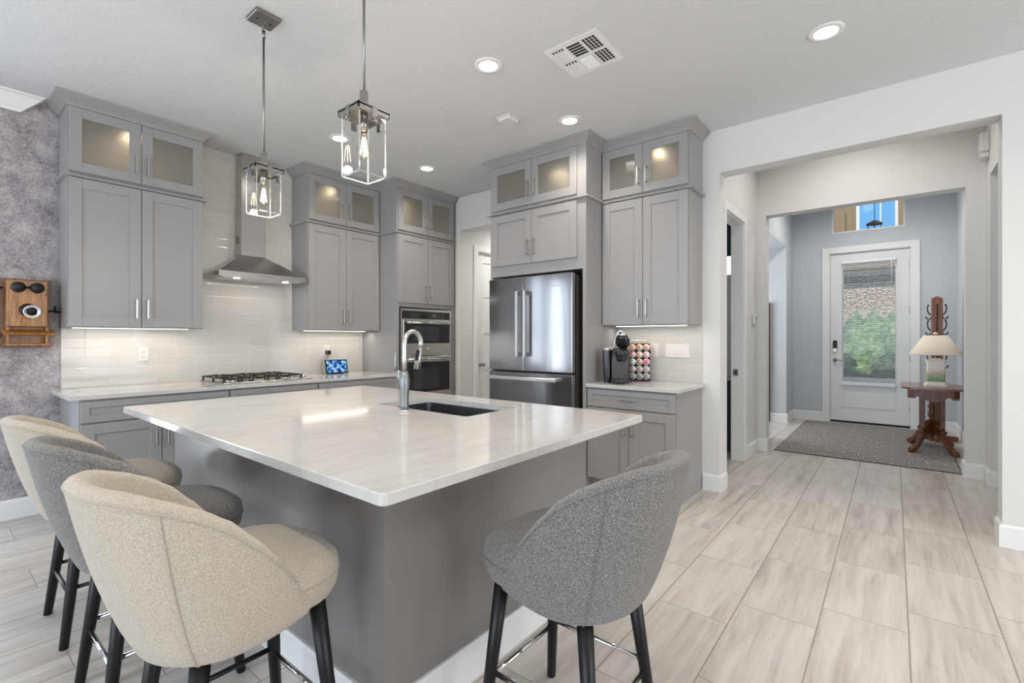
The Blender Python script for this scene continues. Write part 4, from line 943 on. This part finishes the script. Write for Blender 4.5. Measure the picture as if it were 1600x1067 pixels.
for r in range(5):
    for k in range(3):
        t = thing('coffee_pod', '%s lidded coffee pod, %s of the %s in the rack' % (CN[r][k], KN[k], RN[r]), 'coffee pod', (RKX+RKS*((-0.052+k*0.052)*math.cos(RKA)-0.0117*math.sin(RKA)), RKY+RKS*((-0.052+k*0.052)*math.sin(RKA)+0.0117*math.cos(RKA)), 0.9145+RKS*(0.262-r*0.056)), RKA, 'coffee pods in the black rack'); t.scale = (RKS, RKS, RKS)
        R90 = Matrix.Rotation(PI/2, 4, 'X')
        mm = mat('pod_lid_'+CN[r][k].replace(' ', '_'), PC[r][k], 0.4); nzz = noise(mm, objcoord(mm), 90, 2); setcol(mm, ramp(mm, nzz, [(0.42, PC[r][k]), (0.62, tuple(min(0.85, c*1.6+0.15) for c in PC[r][k]))]))
        B('plate').lathe([(0.0, 0.0), (0.0245, 0.0), (0.0255, 0.002), (0.0245, 0.0035), (0.0, 0.0035)], n=24, mtx=R90).build('pod_rim', t)
        o = MB().m(mm).lathe([(0.0, 0.0036), (0.0195, 0.0036), (0.0195, 0.0042), (0.0, 0.0042)], n=20, mtx=R90).build('pod_lid', t)

# antique telephone on the papered wall
t = thing('wall_telephone', 'antique oak crank telephone on the mottled wallpaper', 'telephone', (0.480, YW-0.0005, 1.26))
b = B('oakdark'); b.prism(roundrect(-0.135, 0.135, -0.03, 0.475, 0.02, 4), 0, 0.02, Matrix(((1, 0, 0, 0), (0, 0, -1, 0), (0, 1, 0, 0), (0, 0, 0, 1)))); b.build('backboard', t)
b = B('oak'); b.box(-0.105, 0.105, -0.14, -0.02, 0.125, 0.455, 0.006, 2); bx = b.build('cabinet', t)
b = B('oak'); b.box(-0.125, 0.140, -0.21, -0.12, -0.006, 0.006, 0.002, 1, Matrix.Translation((0, 0.015, 0.135)) @ Matrix.Rotation(0.30, 4, 'X')); b.build('writing_shelf', t)
b = B('oak'); b.box(-0.105, -0.093, -0.13, -0.02, 0.0, 0.124); b.box(0.093, 0.105, -0.13, -0.02, 0.0, 0.124); b.box(-0.115, 0.115, -0.14, -0.02, -0.01, 0.004, 0.003, 1); b.box(-0.093, 0.093, -0.045, -0.02, 0.004, 0.124); b.build('battery_box', t)
for s in (-1, 1):
    B('blackmetal').lathe([(0.0, 0.040), (0.012, 0.039), (0.028, 0.030), (0.038, 0.012), (0.039, 0.0), (0, 0)], n=24, mtx=Matrix.Translation((0.048*s, -0.140, 0.405)) @ Matrix.Rotation(PI/2, 4, 'X')).build('bell', t)
b = B('blackmetal'); b.sphere((0, -0.155, 0.405), 0.010, n=10); b.cyl((0, -0.14, 0.405), (0, -0.155, 0.405), 0.004); b.build('bell_clapper', t)
b = B('blackmetal'); b.lathe([(0, 0), (0.045, 0), (0.045, 0.01), (0.03, 0.02), (0, 0.02)], n=24, mtx=Matrix.Translation((0.0, -0.140, 0.245)) @ Matrix.Rotation(PI/2, 4, 'X'))
b.tube([(0, -0.15, 0.245), (0.012, -0.20, 0.235)], [0.02, 0.018], 14); mo = b.build('transmitter_arm', t)
b = B('silver'); b.lathe([(0, 0), (0.020, 0.0), (0.024, 0.02), (0.045, 0.042), (0.047, 0.046), (0.040, 0.046), (0.024, 0.025), (0, 0.022)], n=28, mtx=Matrix.Translation((0.012, -0.195, 0.235)) @ Matrix.Rotation(PI/2+0.12, 4, 'X')); mp_ = b.build('mouthpiece', mo)
B('black').lathe([(0, 0.0), (0.030, 0.0), (0.030, 0.003), (0, 0.003)], n=20, mtx=Matrix.Translation((0.012, -0.223, 0.232)) @ Matrix.Rotation(PI/2+0.12, 4, 'X')).build('mouth_opening', mp_)
b = B('blackmetal'); b.cyl((0.115, -0.07, 0.245), (0.150, -0.07, 0.245), 0.006); b.tube([(0.150, -0.07, 0.285), (0.150, -0.07, 0.245)], 0.006, 8); b.cyl((0.150, -0.07, 0.240), (0.180, -0.07, 0.240), 0.007); b.build('crank', t)
b = B('blackmetal'); b.cyl((-0.115, -0.07, 0.40), (-0.15, -0.07, 0.40), 0.006); b.lathe([(0.012, 0), (0.014, 0.06), (0.013, 0.10), (0.018, 0.125), (0.026, 0.135), (0, 0.136)], (-0.155, -0.07, 0.26), 16); b.build('receiver', t)
b = B('black'); b.tube([(-0.155, -0.07, 0.26), (-0.158, -0.075, 0.18), (-0.150, -0.08, 0.06), (-0.15, -0.08, 0.02), (-0.13, -0.07, 0.05), (-0.112, -0.06, 0.09)], 0.003, 6); b.build('receiver_cord', t)
b = B('red'); b.box(0.085, 0.100, -0.142, -0.139, 0.352, 0.362); b.box(0.088, 0.103, -0.142, -0.139, 0.122, 0.132); b.build('latch_plates', t)

# ------------------------------------------------------------------ doors
def dcase(b, ax, p, u0, u1, zt, w=0.085, t=0.018):
    # casing on the room side of a wall
    f = (lambda a0, a1, c0, c1: b.box(p-t, p, a0, a1, c0, c1, 0.003, 1)) if ax == 'x' else (lambda a0, a1, c0, c1: b.box(a0, a1, p-t, p, c0, c1, 0.003, 1))
    f(u0-w, u0, 0, zt+w); f(u1, u1+w, 0, zt+w); f(u0, u1, zt, zt+w)
# pantry door (five panel)
b = B('white'); b.box(4.56, 4.575, 4.24, 4.36, 0, 2.44); b.box(5.325, 5.34, 4.24, 4.36, 0, 2.44); b.box(4.575, 5.325, 4.24, 4.36, 2.425, 2.44)
dcase(b, 'y', 4.24, 4.56, 5.34, 2.44, 0.075); d2 = struct('door_2', b)
b = B('white'); x0, x1 = 4.578, 5.322; st = 0.115; zs = [0.01, 0.47, 0.95, 1.43, 1.91, 2.42]
b.box(x0, x0+st, 4.265, 4.30, 0.01, 2.42); b.box(x1-st, x1, 4.265, 4.30, 0.01, 2.42)
for i in range(6):
    z = zs[i]; h = 0.11; z0 = z if i == 0 else z-h/2; z1 = z+h if i == 0 else (z+h/2 if i < 5 else z)
    if i == 5: z0 = z-h
    b.box(x0+st, x1-st, 4.265, 4.30, z0, z1)
b.box(x0+st, x1-st, 4.275, 4.29, 0.02, 2.41); lf = b.build('door_leaf', d2)
b = B('faucet'); b.lathe([(0, 0), (0.028, 0), (0.028, 0.006), (0.010, 0.010), (0.010, 0.030), (0.026, 0.042), (0.026, 0.060), (0.0, 0.066)], n=20, mtx=Matrix.Translation((x0+0.06, 4.265, 0.96)) @ Matrix.Rotation(PI/2, 4, 'X')); b.build('door_knob', lf)
# pocket door frame to the bathroom
b = B('white'); b.box(4.75, 4.768, 1.24, 1.36, 0, 2.52); b.box(5.442, 5.46, 1.24, 1.36, 0, 2.52); b.box(4.768, 5.442, 1.24, 1.36, 2.505, 2.52)
dcase(b, 'y', 1.24, 4.75, 5.46, 2.52, 0.08); d3 = struct('door_3', b)
b = B('steel'); b.box(5.428, 5.4425, 1.285, 1.335, 0.905, 0.975, 0.002, 1); b.m('gap'); b.box(5.4275, 5.4285, 1.300, 1.320, 0.925, 0.955); b.build('strike_plate', d3)
# things beyond: bathroom window band and dark shade
b = B('white'); b.box(6.02, 6.04, 1.38, 2.2, 2.00, 2.06); b.box(6.02, 6.04, 1.38, 1.42, 2.06, 2.74); b.box(6.02, 6.04, 2.16, 2.2, 2.06, 2.74); w4 = struct('window_4', b)
B('bathdark').box(6.015, 6.035, 1.42, 2.16, 2.28, 2.74).build('roller_shade', w4); B('bathwin').box(6.03, 6.038, 1.42, 2.16, 2.06, 2.28).build('window_pane', w4)
t = thing('bathroom_vanity', 'dark vanity glimpsed through the narrow bathroom doorway', 'vanity', (5.80, 1.42, 0))
b = B('bathdark'); b.box(0, 0.235, 0, 0.8, 0.0, 0.82); b.build('vanity_body', t); B('quartz').box(-0.02, 0.235, -0.02, 0.82, 0.82, 0.85, 0.003, 1).build('vanity_top', t)
b = B('chrome'); b.tube([(0.15, 0.12, 0.85), (0.15, 0.12, 0.98), (0.13, 0.12, 1.01), (0.08, 0.12, 1.0)], 0.010, 10); b.build('tap', t)
# front door
D1 = bpy.data.objects.new('door_1', None); COL.objects.link(D1); D1.location = (DX, 0.295, 0); D1['kind'] = 'structure'
yl, yr = 0.495, -0.495
b = B('white'); b.box(-0.02, 0.0, yr-0.095, yr, 0, 2.725, 0.003, 1); b.box(-0.02, 0.0, yl, yl+0.095, 0, 2.725, 0.003, 1); b.box(-0.02, 0.0, yr, yl, 2.63, 2.725, 0.003, 1)
b.box(0, 0.14, yr, yr+0.012, 0, 2.63); b.box(0, 0.14, yl-0.012, yl, 0, 2.63); b.box(0, 0.14, yr+0.012, yl-0.012, 2.618, 2.63); b.build('door_frame', D1)
b = B('gap'); b.box(0.0, 0.13, yr+0.012, yl-0.012, 0.0, 0.022); b.build('threshold', D1)
b = B('doorpaint'); a, c = yr+0.016, yl-0.016; gz0, gz1 = 0.70, 2.40; gy0, gy1 = a+0.165, c-0.165
b.box(0.02, 0.065, a, gy0, 0.028, 2.612); b.box(0.02, 0.065, gy1, c, 0.028, 2.612); b.box(0.02, 0.065, gy0, gy1, 0.028, gz0); b.box(0.02, 0.065, gy0, gy1, gz1, 2.612)
b.box(0.012, 0.02, gy0+0.0, gy1-0.0, 0.24, 0.262); b.box(0.012, 0.02, gy0, gy1, 0.548, 0.57); b.box(0.012, 0.02, gy0, gy0+0.022, 0.262, 0.548); b.box(0.012, 0.02, gy1-0.022, gy1, 0.262, 0.548)
lf = b.build('door_leaf', D1)
B('thin').box(0.04, 0.044, gy0, gy1, gz0, gz1).build('glass_pane', lf)
b = B('black'); b.box(-0.004, 0.02, c-0.085, c-0.030, 1.15, 1.27, 0.004, 2); b.m('nickel'); b.box(-0.008, 0.02, c-0.085, c-0.030, 1.09, 1.15, 0.006, 2); b.build('deadbolt', lf, label='black keypad deadbolt with nickel turn')
b = B('nickel'); b.lathe([(0, 0), (0.030, 0), (0.030, 0.008), (0.012, 0.012), (0.012, 0.05), (0.0, 0.05)], n=20, mtx=Matrix.Translation((0.02, c-0.058, 0.965)) @ Matrix.Rotation(-PI/2, 4, 'Y'))
b.tube([(-0.025, c-0.058, 0.965), (-0.028, c-0.11, 0.967), (-0.026, c-0.155, 0.962)], [0.011, 0.009, 0.007], 10); b.build('door_lever', lf)
for z in (0.30, 1.02, 1.72, 2.40): B('nickel').cyl((0.008, a-0.002, z-0.055), (0.008, a-0.002, z+0.055), 0.008, n=10).build('hinge', D1)
# blind on the front door
t = thing('window_blind', 'white mini blind covering the glass of the front door', 'blind', (DX, 0.295, 0))
by0, by1 = -0.32, 0.335; b = B('blind'); b.box(-0.035, 0.005, by0, by1, 2.455, 2.50, 0.003, 1); b.build('head_rail', t)
b = B('blind'); n_ = 68
for i in range(n_):
    z = 0.66+i*(2.44-0.66)/(n_-1); b.box(-0.0125, 0.0125, by0+0.005, by1-0.005, -0.0008, 0.0008, 0, 1, Matrix.Translation((-0.012, 0, z)) @ Matrix.Rotation(0.42, 4, 'Y'))
b.build('slats', t); b = B('blind'); b.box(-0.024, 0.0, by0, by1, 0.585, 0.64, 0.003, 1); b.build('bottom_rail', t)
b = B('clear')
for yy_ in (by0+0.09, 0.0, by1-0.09): b.box(-0.024, -0.022, yy_-0.001, yy_+0.001, 0.63, 2.46)
b.build('ladder_cords', t)
B('clear').cyl((-0.035, by0+0.05, 2.46), (-0.035, by0+0.05, 2.05), 0.0035, n=6).build('tilt_wand', t)
# transom window
b = B('white'); ty0, ty1, tz0, tz1 = -0.13, 0.755, 2.94, 3.42
b.box(DX, DX+0.14, ty0, ty0+0.02, tz0, tz1); b.box(DX, DX+0.14, ty1-0.02, ty1, tz0, tz1); b.box(DX, DX+0.14, ty0+0.02, ty1-0.02, tz0, tz0+0.02); b.box(DX, DX+0.14, ty0+0.02, ty1-0.02, tz1-0.02, tz1)
w5 = struct('window_5', b); B('thin').box(DX+0.08, DX+0.085, ty0+0.02, ty1-0.02, tz0+0.02, tz1-0.02).build('window_pane', w5)
# porch beyond
b = B('stucco'); PX = 10.6
for a0, a1, c0, c1 in ((-1.5, -0.03, 2.55, 4.6), (0.50, 2.2, 2.55, 4.6), (-0.03, 0.50, 2.55, 3.20), (-0.03, 0.50, 4.3, 4.6)): b.box(PX, PX+0.15, a0, a1, c0, c1)
b.box(PX, PX+0.15, -1.5, -0.9, 0, 2.55); b.box(PX, PX+0.15, 1.7, 2.2, 0, 2.55); b.box(9.12, 10.6, -1.5, -1.38, 0, 4.6); b.box(9.12, 10.6, 2.08, 2.2, 0, 4.6); 
b.mats = ['stucco']; struct('wall_porch', b)
b = B('white'); b.box(PX-0.01, PX+0.05, -0.06, -0.02, 3.17, 4.33); b.box(PX-0.01, PX+0.05, 0.48, 0.53, 3.17, 4.33); b.box(PX-0.01, PX+0.05, 0.17, 0.19, 3.17, 4.33); b.box(PX-0.01, PX+0.05, -0.06, 0.53, 3.165, 3.20); struct('window_6', b)
struct('floor_porch', B('brick').box(9.12, 12.0, -3, 4, -0.12, -0.02))
t = thing('porch_lantern', 'dark metal lantern hanging in the porch behind the transom', 'lantern', (9.95, 0.25, 3.08))
b = B('blackmetal'); b.lathe([(0, 0.20), (0.02, 0.19), (0.12, 0.135), (0.125, 0.12), (0.0, 0.125)], n=6, smooth=False); b.build('lantern_cap', t)
b = B('blackmetal')
for i in range(6):
    a = 2*PI*i/6; b.cyl((0.085*math.cos(a), 0.085*math.sin(a), -0.10), (0.10*math.cos(a), 0.10*math.sin(a), 0.125), 0.006, n=6)
b.lathe([(0, -0.12), (0.09, -0.11), (0.09, -0.09), (0, -0.09)], n=6, smooth=False); b.build('lantern_frame', t); B('blackmetal').cyl((0, 0, 0.19), (0, 0, 1.52), 0.005, n=6).build('chain', t)
# garden
tag(B('lawn').box(12.0, 40, -15, 20, -0.2, -0.1).build('lawn'), 'green lawn beyond the porch, seen through the door blind', 'lawn', kind='stuff')
def bush(x, y, r, h, label, mt='leaf'):
    t = bmesh.new(); bmesh.ops.create_icosphere(t, subdivisions=4, radius=1); 
    for v in t.verts:
        n_ = 1+0.18*math.sin(v.co.x*7+x)*math.cos(v.co.y*8+y)+random.uniform(-0.07, 0.07); v.co = Vector((v.co.x*r*n_, v.co.y*r*n_, (v.co.z*0.5+0.5)*h*(1+0.5*(n_-1)*(v.co.z+1))))
    b = B(mt); b._add(t, True, Matrix.Translation((x, y, -0.10))); tag(b.build('bush'), label, 'bush', 'bushes outside the front door')
bush(13.6, 1.35, 0.85, 1.4, 'leafy green bush outside, left in the front door glass')
bush(13.8, -0.75, 0.85, 1.6, 'leafy green bush outside, right in the front door glass')
bush(16.3, 0.5, 1.1, 1.9, 'taller bush further out, behind the two bushes by the porch')
t = thing('neighbor_house', 'pinkish brick house across the street, seen between blind slats', 'house', (24, -1, -0.10))
B('brick').box(0, 6, -10, 12, 0, 3.6).build('house_wall', t); B('gasket').prism([(-0.08, 3.6), (6.08, 3.6), (3, 5.6)], -10.5, 12.5, Matrix(((1, 0, 0, 0), (0, 0, 1, 0), (0, 1, 0, 0), (0, 0, 0, 1)))).build('roof', t)
b = B('gap'); b.box(11.9, 11.96, -0.9, 1.7, 0.52, 0.58); b.box(11.9, 11.96, -0.9, 1.7, 2.42, 2.56); b.box(11.9, 11.96, -0.96, -0.9, -0.02, 2.95); b.box(11.9, 11.96, 1.7, 1.76, -0.02, 2.95)
tag(b.build('porch_screen_frame'), 'dark horizontal porch screen frame outside the front door', 'screen frame')

# ------------------------------------------------------------------ foyer furniture
t = thing('area_rug', 'grey brown woven rug in front of the entry door', 'rug', (7.52, 0.29, 0.0))
B('rug').box(-1.28, 1.28, -0.80, 0.80, 0.0, 0.010, 0.003, 1).build('rug_pile', t); b = B('gasket'); b.sweep([(-1.28, 0.8), (-1.28, -0.8), (1.28, -0.8)], [(0, 0), (0.008, 0), (0.008, 0.009), (0, 0.009)]); b.build('rug_binding', t)
TX, TY = 7.36, -0.345
t = thing('parlor_table', 'antique carved walnut parlor table holding a lamp by the entry', 'table', (TX, TY, 0.0105))
TH = 0.745
def cutrect(hx, hy, c): return [(hx, -hy+c), (hx, hy-c), (hx-c, hy), (-hx+c, hy), (-hx, hy-c), (-hx, -hy+c), (-hx+c, -hy), (hx-c, -hy)]
b = B('walnuttop'); b.prism(cutrect(0.43, 0.275, 0.07), TH-0.022, TH-0.006); b.prism(cutrect(0.42, 0.265, 0.07), TH-0.006, TH); b.build('table_top', t)
b = B('walnut'); b.prism(cutrect(0.37, 0.215, 0.05), TH-0.105, TH-0.022)
for s in (-1, 1):
    b.prism([(-0.12, 0), (0.12, 0), (0.07, -0.035), (0, -0.055), (-0.07, -0.035)], -0.006, 0.006, Matrix(((0, 0, 1, s*0.366), (1, 0, 0, 0), (0, 1, 0, TH-0.103), (0, 0, 0, 1))))
    b.prism([(-0.25, 0), (0.25, 0), (0.12, -0.035), (0, -0.055), (-0.12, -0.035)], -0.006, 0.006, Matrix(((1, 0, 0, 0), (0, 0, 1, s*0.211), (0, 1, 0, TH-0.103), (0, 0, 0, 1))))
    for s2 in (-1, 1): b.box(s*0.33-0.03, s*0.33+0.03, s2*0.18-0.03, s2*0.18+0.03, TH-0.125, TH-0.10, 0.006, 1)
b.build('apron', t)
b = B('walnut'); b.lathe([(0, 0.10), (0.018, 0.105), (0.026, 0.125), (0.015, 0.14), (0.028, 0.16), (0.030, 0.22), (0.022, 0.30), (0.026, 0.34), (0.022, 0.36), (0.036, 0.40), (0.036, 0.44), (0.024, 0.47), (0.040, 0.50), (0.024, 0.53), (0.028, 0.57), (0.024, 0.60), (0.045, 0.63), (0.045, 0.645), (0, 0.645)]); b.build('center_column', t)
for sx in (-1, 1):
    for sy in (-1, 1):
        an = math.atan2(sy*0.19, sx*0.33); R_ = Matrix.Rotation(an, 4, 'Z')
        pl = []
        cen = [(0.03, 0.27, 0.075), (0.10, 0.245, 0.060), (0.17, 0.19, 0.045), (0.235, 0.12, 0.035), (0.29, 0.065, 0.028), (0.345, 0.035, 0.030), (0.385, 0.030, 0.028)]
        up_ = [(r, z+w) for r, z, w in cen]; dn = [(r, max(0.002, z-w)) for r, z, w in cen]; dn[-2] = (0.345, 0.002); 
        poly = up_+[(0.40, 0.03), (0.395, 0.002)]+dn[::-1]
        bb = B('walnut'); bb.prism(poly, -0.022, 0.022, R_ @ Matrix(((1, 0, 0, 0), (0, 0, 1, 0), (0, 1, 0, 0), (0, 0, 0, 1))))
        for rr_, zz in ((0.125, 0.285), (0.155, 0.262), (0.185, 0.23)):
            p_ = R_ @ Vector((rr_, -0.026, zz)); q_ = R_ @ Vector((rr_, 0.026, zz)); bb.cyl(p_, q_, 0.018, n=10)
        bb.build('leg', t)
        px, py = 0.155*math.cos(an), 0.155*math.sin(an)*1.1; B('walnut').box(px-0.022, px+0.022, py-0.022, py+0.022, 0.27, 0.643, 0.006, 1).build('post', t)
# table lamp
t = thing('table_lamp', 'ceramic lamp painted with flowers under a cream shade', 'lamp', (TX-0.05, TY-0.03, 0.0105+TH+0.001))
b = B('ceramic'); b.prism(cutrect(0.105, 0.105, 0.02), 0, 0.022); b.prism(cutrect(0.095, 0.095, 0.02), 0.022, 0.040); b.prism(cutrect(0.085, 0.085, 0.018), 0.04, 0.052); b.build('lamp_foot', t)
b = B('floral'); b.prism(cutrect(0.080, 0.080, 0.012), 0.052, 0.285); b.build('lamp_body', t, label='body painted with pink flowers and green stems')
b = B('ceramic'); b.prism(cutrect(0.088, 0.088, 0.014), 0.285, 0.305); b.prism(cutrect(0.05, 0.05, 0.012), 0.305, 0.318); b.build('lamp_cap', t)
b = B('nickel'); b.cyl((0, 0, 0.318), (0, 0, 0.585), 0.006); b.build('lamp_stem', t)
b = B('shade'); rows = []
for r, z in ((0.235, 0.355), (0.237, 0.363), (0.105, 0.580), (0.102, 0.580), (0.232, 0.359)):
    rows.append([(r*math.cos(2*PI*j/40)*1.0, r*math.sin(2*PI*j/40)*1.0, z) for j in range(40)])
b.grid(rows, smooth=True, closed_v=True, closed_u=True); b.build('lamp_shade', t)
b = B('ceramic'); b.sphere((0, 0, 0.600), 0.020, (1.2, 1.2, 0.8)); b.build('finial', t)
b = B('clear'); b.tube([(0.03, -0.08, 0.02), (0.06, -0.20, 0.008), (0.08, -0.282, 0.0), (0.09, -0.296, -0.10), (-0.02, -0.300, -0.35), (-0.12, -0.30, -0.50), (-0.16, -0.27, -0.735), (-0.22, -0.22, -0.738), (-0.12, -0.24, -0.738), (0.0, -0.29, -0.738)], 0.0028, 6); b.build('power_cord', t)
# coat rack
t = thing('coat_rack', 'wooden square post coat rack with black iron hooks behind the table', 'coat rack', (8.12, -0.43, 0.0105))
b = B('rackwood'); b.box(-0.055, 0.055, -0.055, 0.055, 0.03, 1.80, 0.004, 1); b.lathe([(0.076, 1.80), (0.0, 1.83)], n=4, smooth=False, mtx=Matrix.Rotation(PI/4, 4, 'Z')); b.build('post', t)
b = B('rackwood'); b.box(-0.20, 0.20, -0.03, 0.03, 0.0, 0.06, 0.006, 1); b.box(-0.03, 0.03, -0.20, 0.20, 0.0, 0.06, 0.006, 1); b.build('cross_base', t)
for z in (1.60, 1.40, 0.98):
    for k in range(4):
        if z > 1.6 and k % 2 == 1 and False: continue
        R_ = Matrix.Rotation(k*PI/2, 4, 'Z'); b = B('blackmetal')
        sc = 0.85 if abs(z-1.42) < 0.01 else 0.66
        for pts in ([(0.055, 0, 0), (0.09*sc, 0, -0.01), (0.13*sc, 0, 0.03), (0.14*sc, 0, 0.09), (0.125*sc, 0, 0.115)], [(0.055, 0, -0.03), (0.09*sc, 0, -0.055), (0.14*sc, 0, -0.06), (0.155*sc, 0, -0.04)]):
            b.tube([R_ @ Vector((x, y, zz+z)) for x, y, zz in pts], [0.008, 0.0075, 0.007, 0.006, 0.009][:len(pts)], 8)
        b.sphere(R_ @ Vector((0.125*sc, 0, z+0.118)), 0.010, n=8); b.sphere(R_ @ Vector((0.157*sc, 0, z-0.036)), 0.010, n=8); b.build('hook', t)
# dark upright edge in the side room
tag(B('darkbar').box(8.30, 8.355, 1.512, 1.535, 0.0, 1.86, 0.003, 1).build('dark_panel'), 'narrow dark upright panel edge just inside the side opening of the foyer', 'panel')
# hall fittings
outlet('switch_plate', 'white switch on the left foyer wall near the entry door', (8.66, 1.289, 1.22), 0, 1, 'rocker', 'switch')
outlet('wall_outlet', 'white outlet low on the left foyer wall', (8.66, 1.289, 0.38), 0)
outlet('wall_outlet', 'white outlet low on the hall wall beside the bathroom door', (5.88, 1.239, 0.36), 0)
t = thing('thermostat', 'small white thermostat on the hall wall beside the bathroom door', 'thermostat', (5.90, 1.239, 1.52))
B('plate').box(-0.05, 0.05, -0.028, 0, -0.055, 0.055, 0.006, 2).build('case', t); B('gplastic').box(-0.03, 0.03, -0.029, -0.0275, -0.01, 0.03).build('display', t)
t = thing('door_chime', 'white door chime box high on the right hall wall', 'door chime', (5.98, -0.6595, 2.93), PI)
b = B('plate'); b.box(-0.09, 0.09, -0.06, 0, 0.03, 0.20, 0.006, 2); b.box(-0.075, 0.075, -0.055, 0, -0.02, 0.03, 0.004, 1); b.build('chime_cover', t)
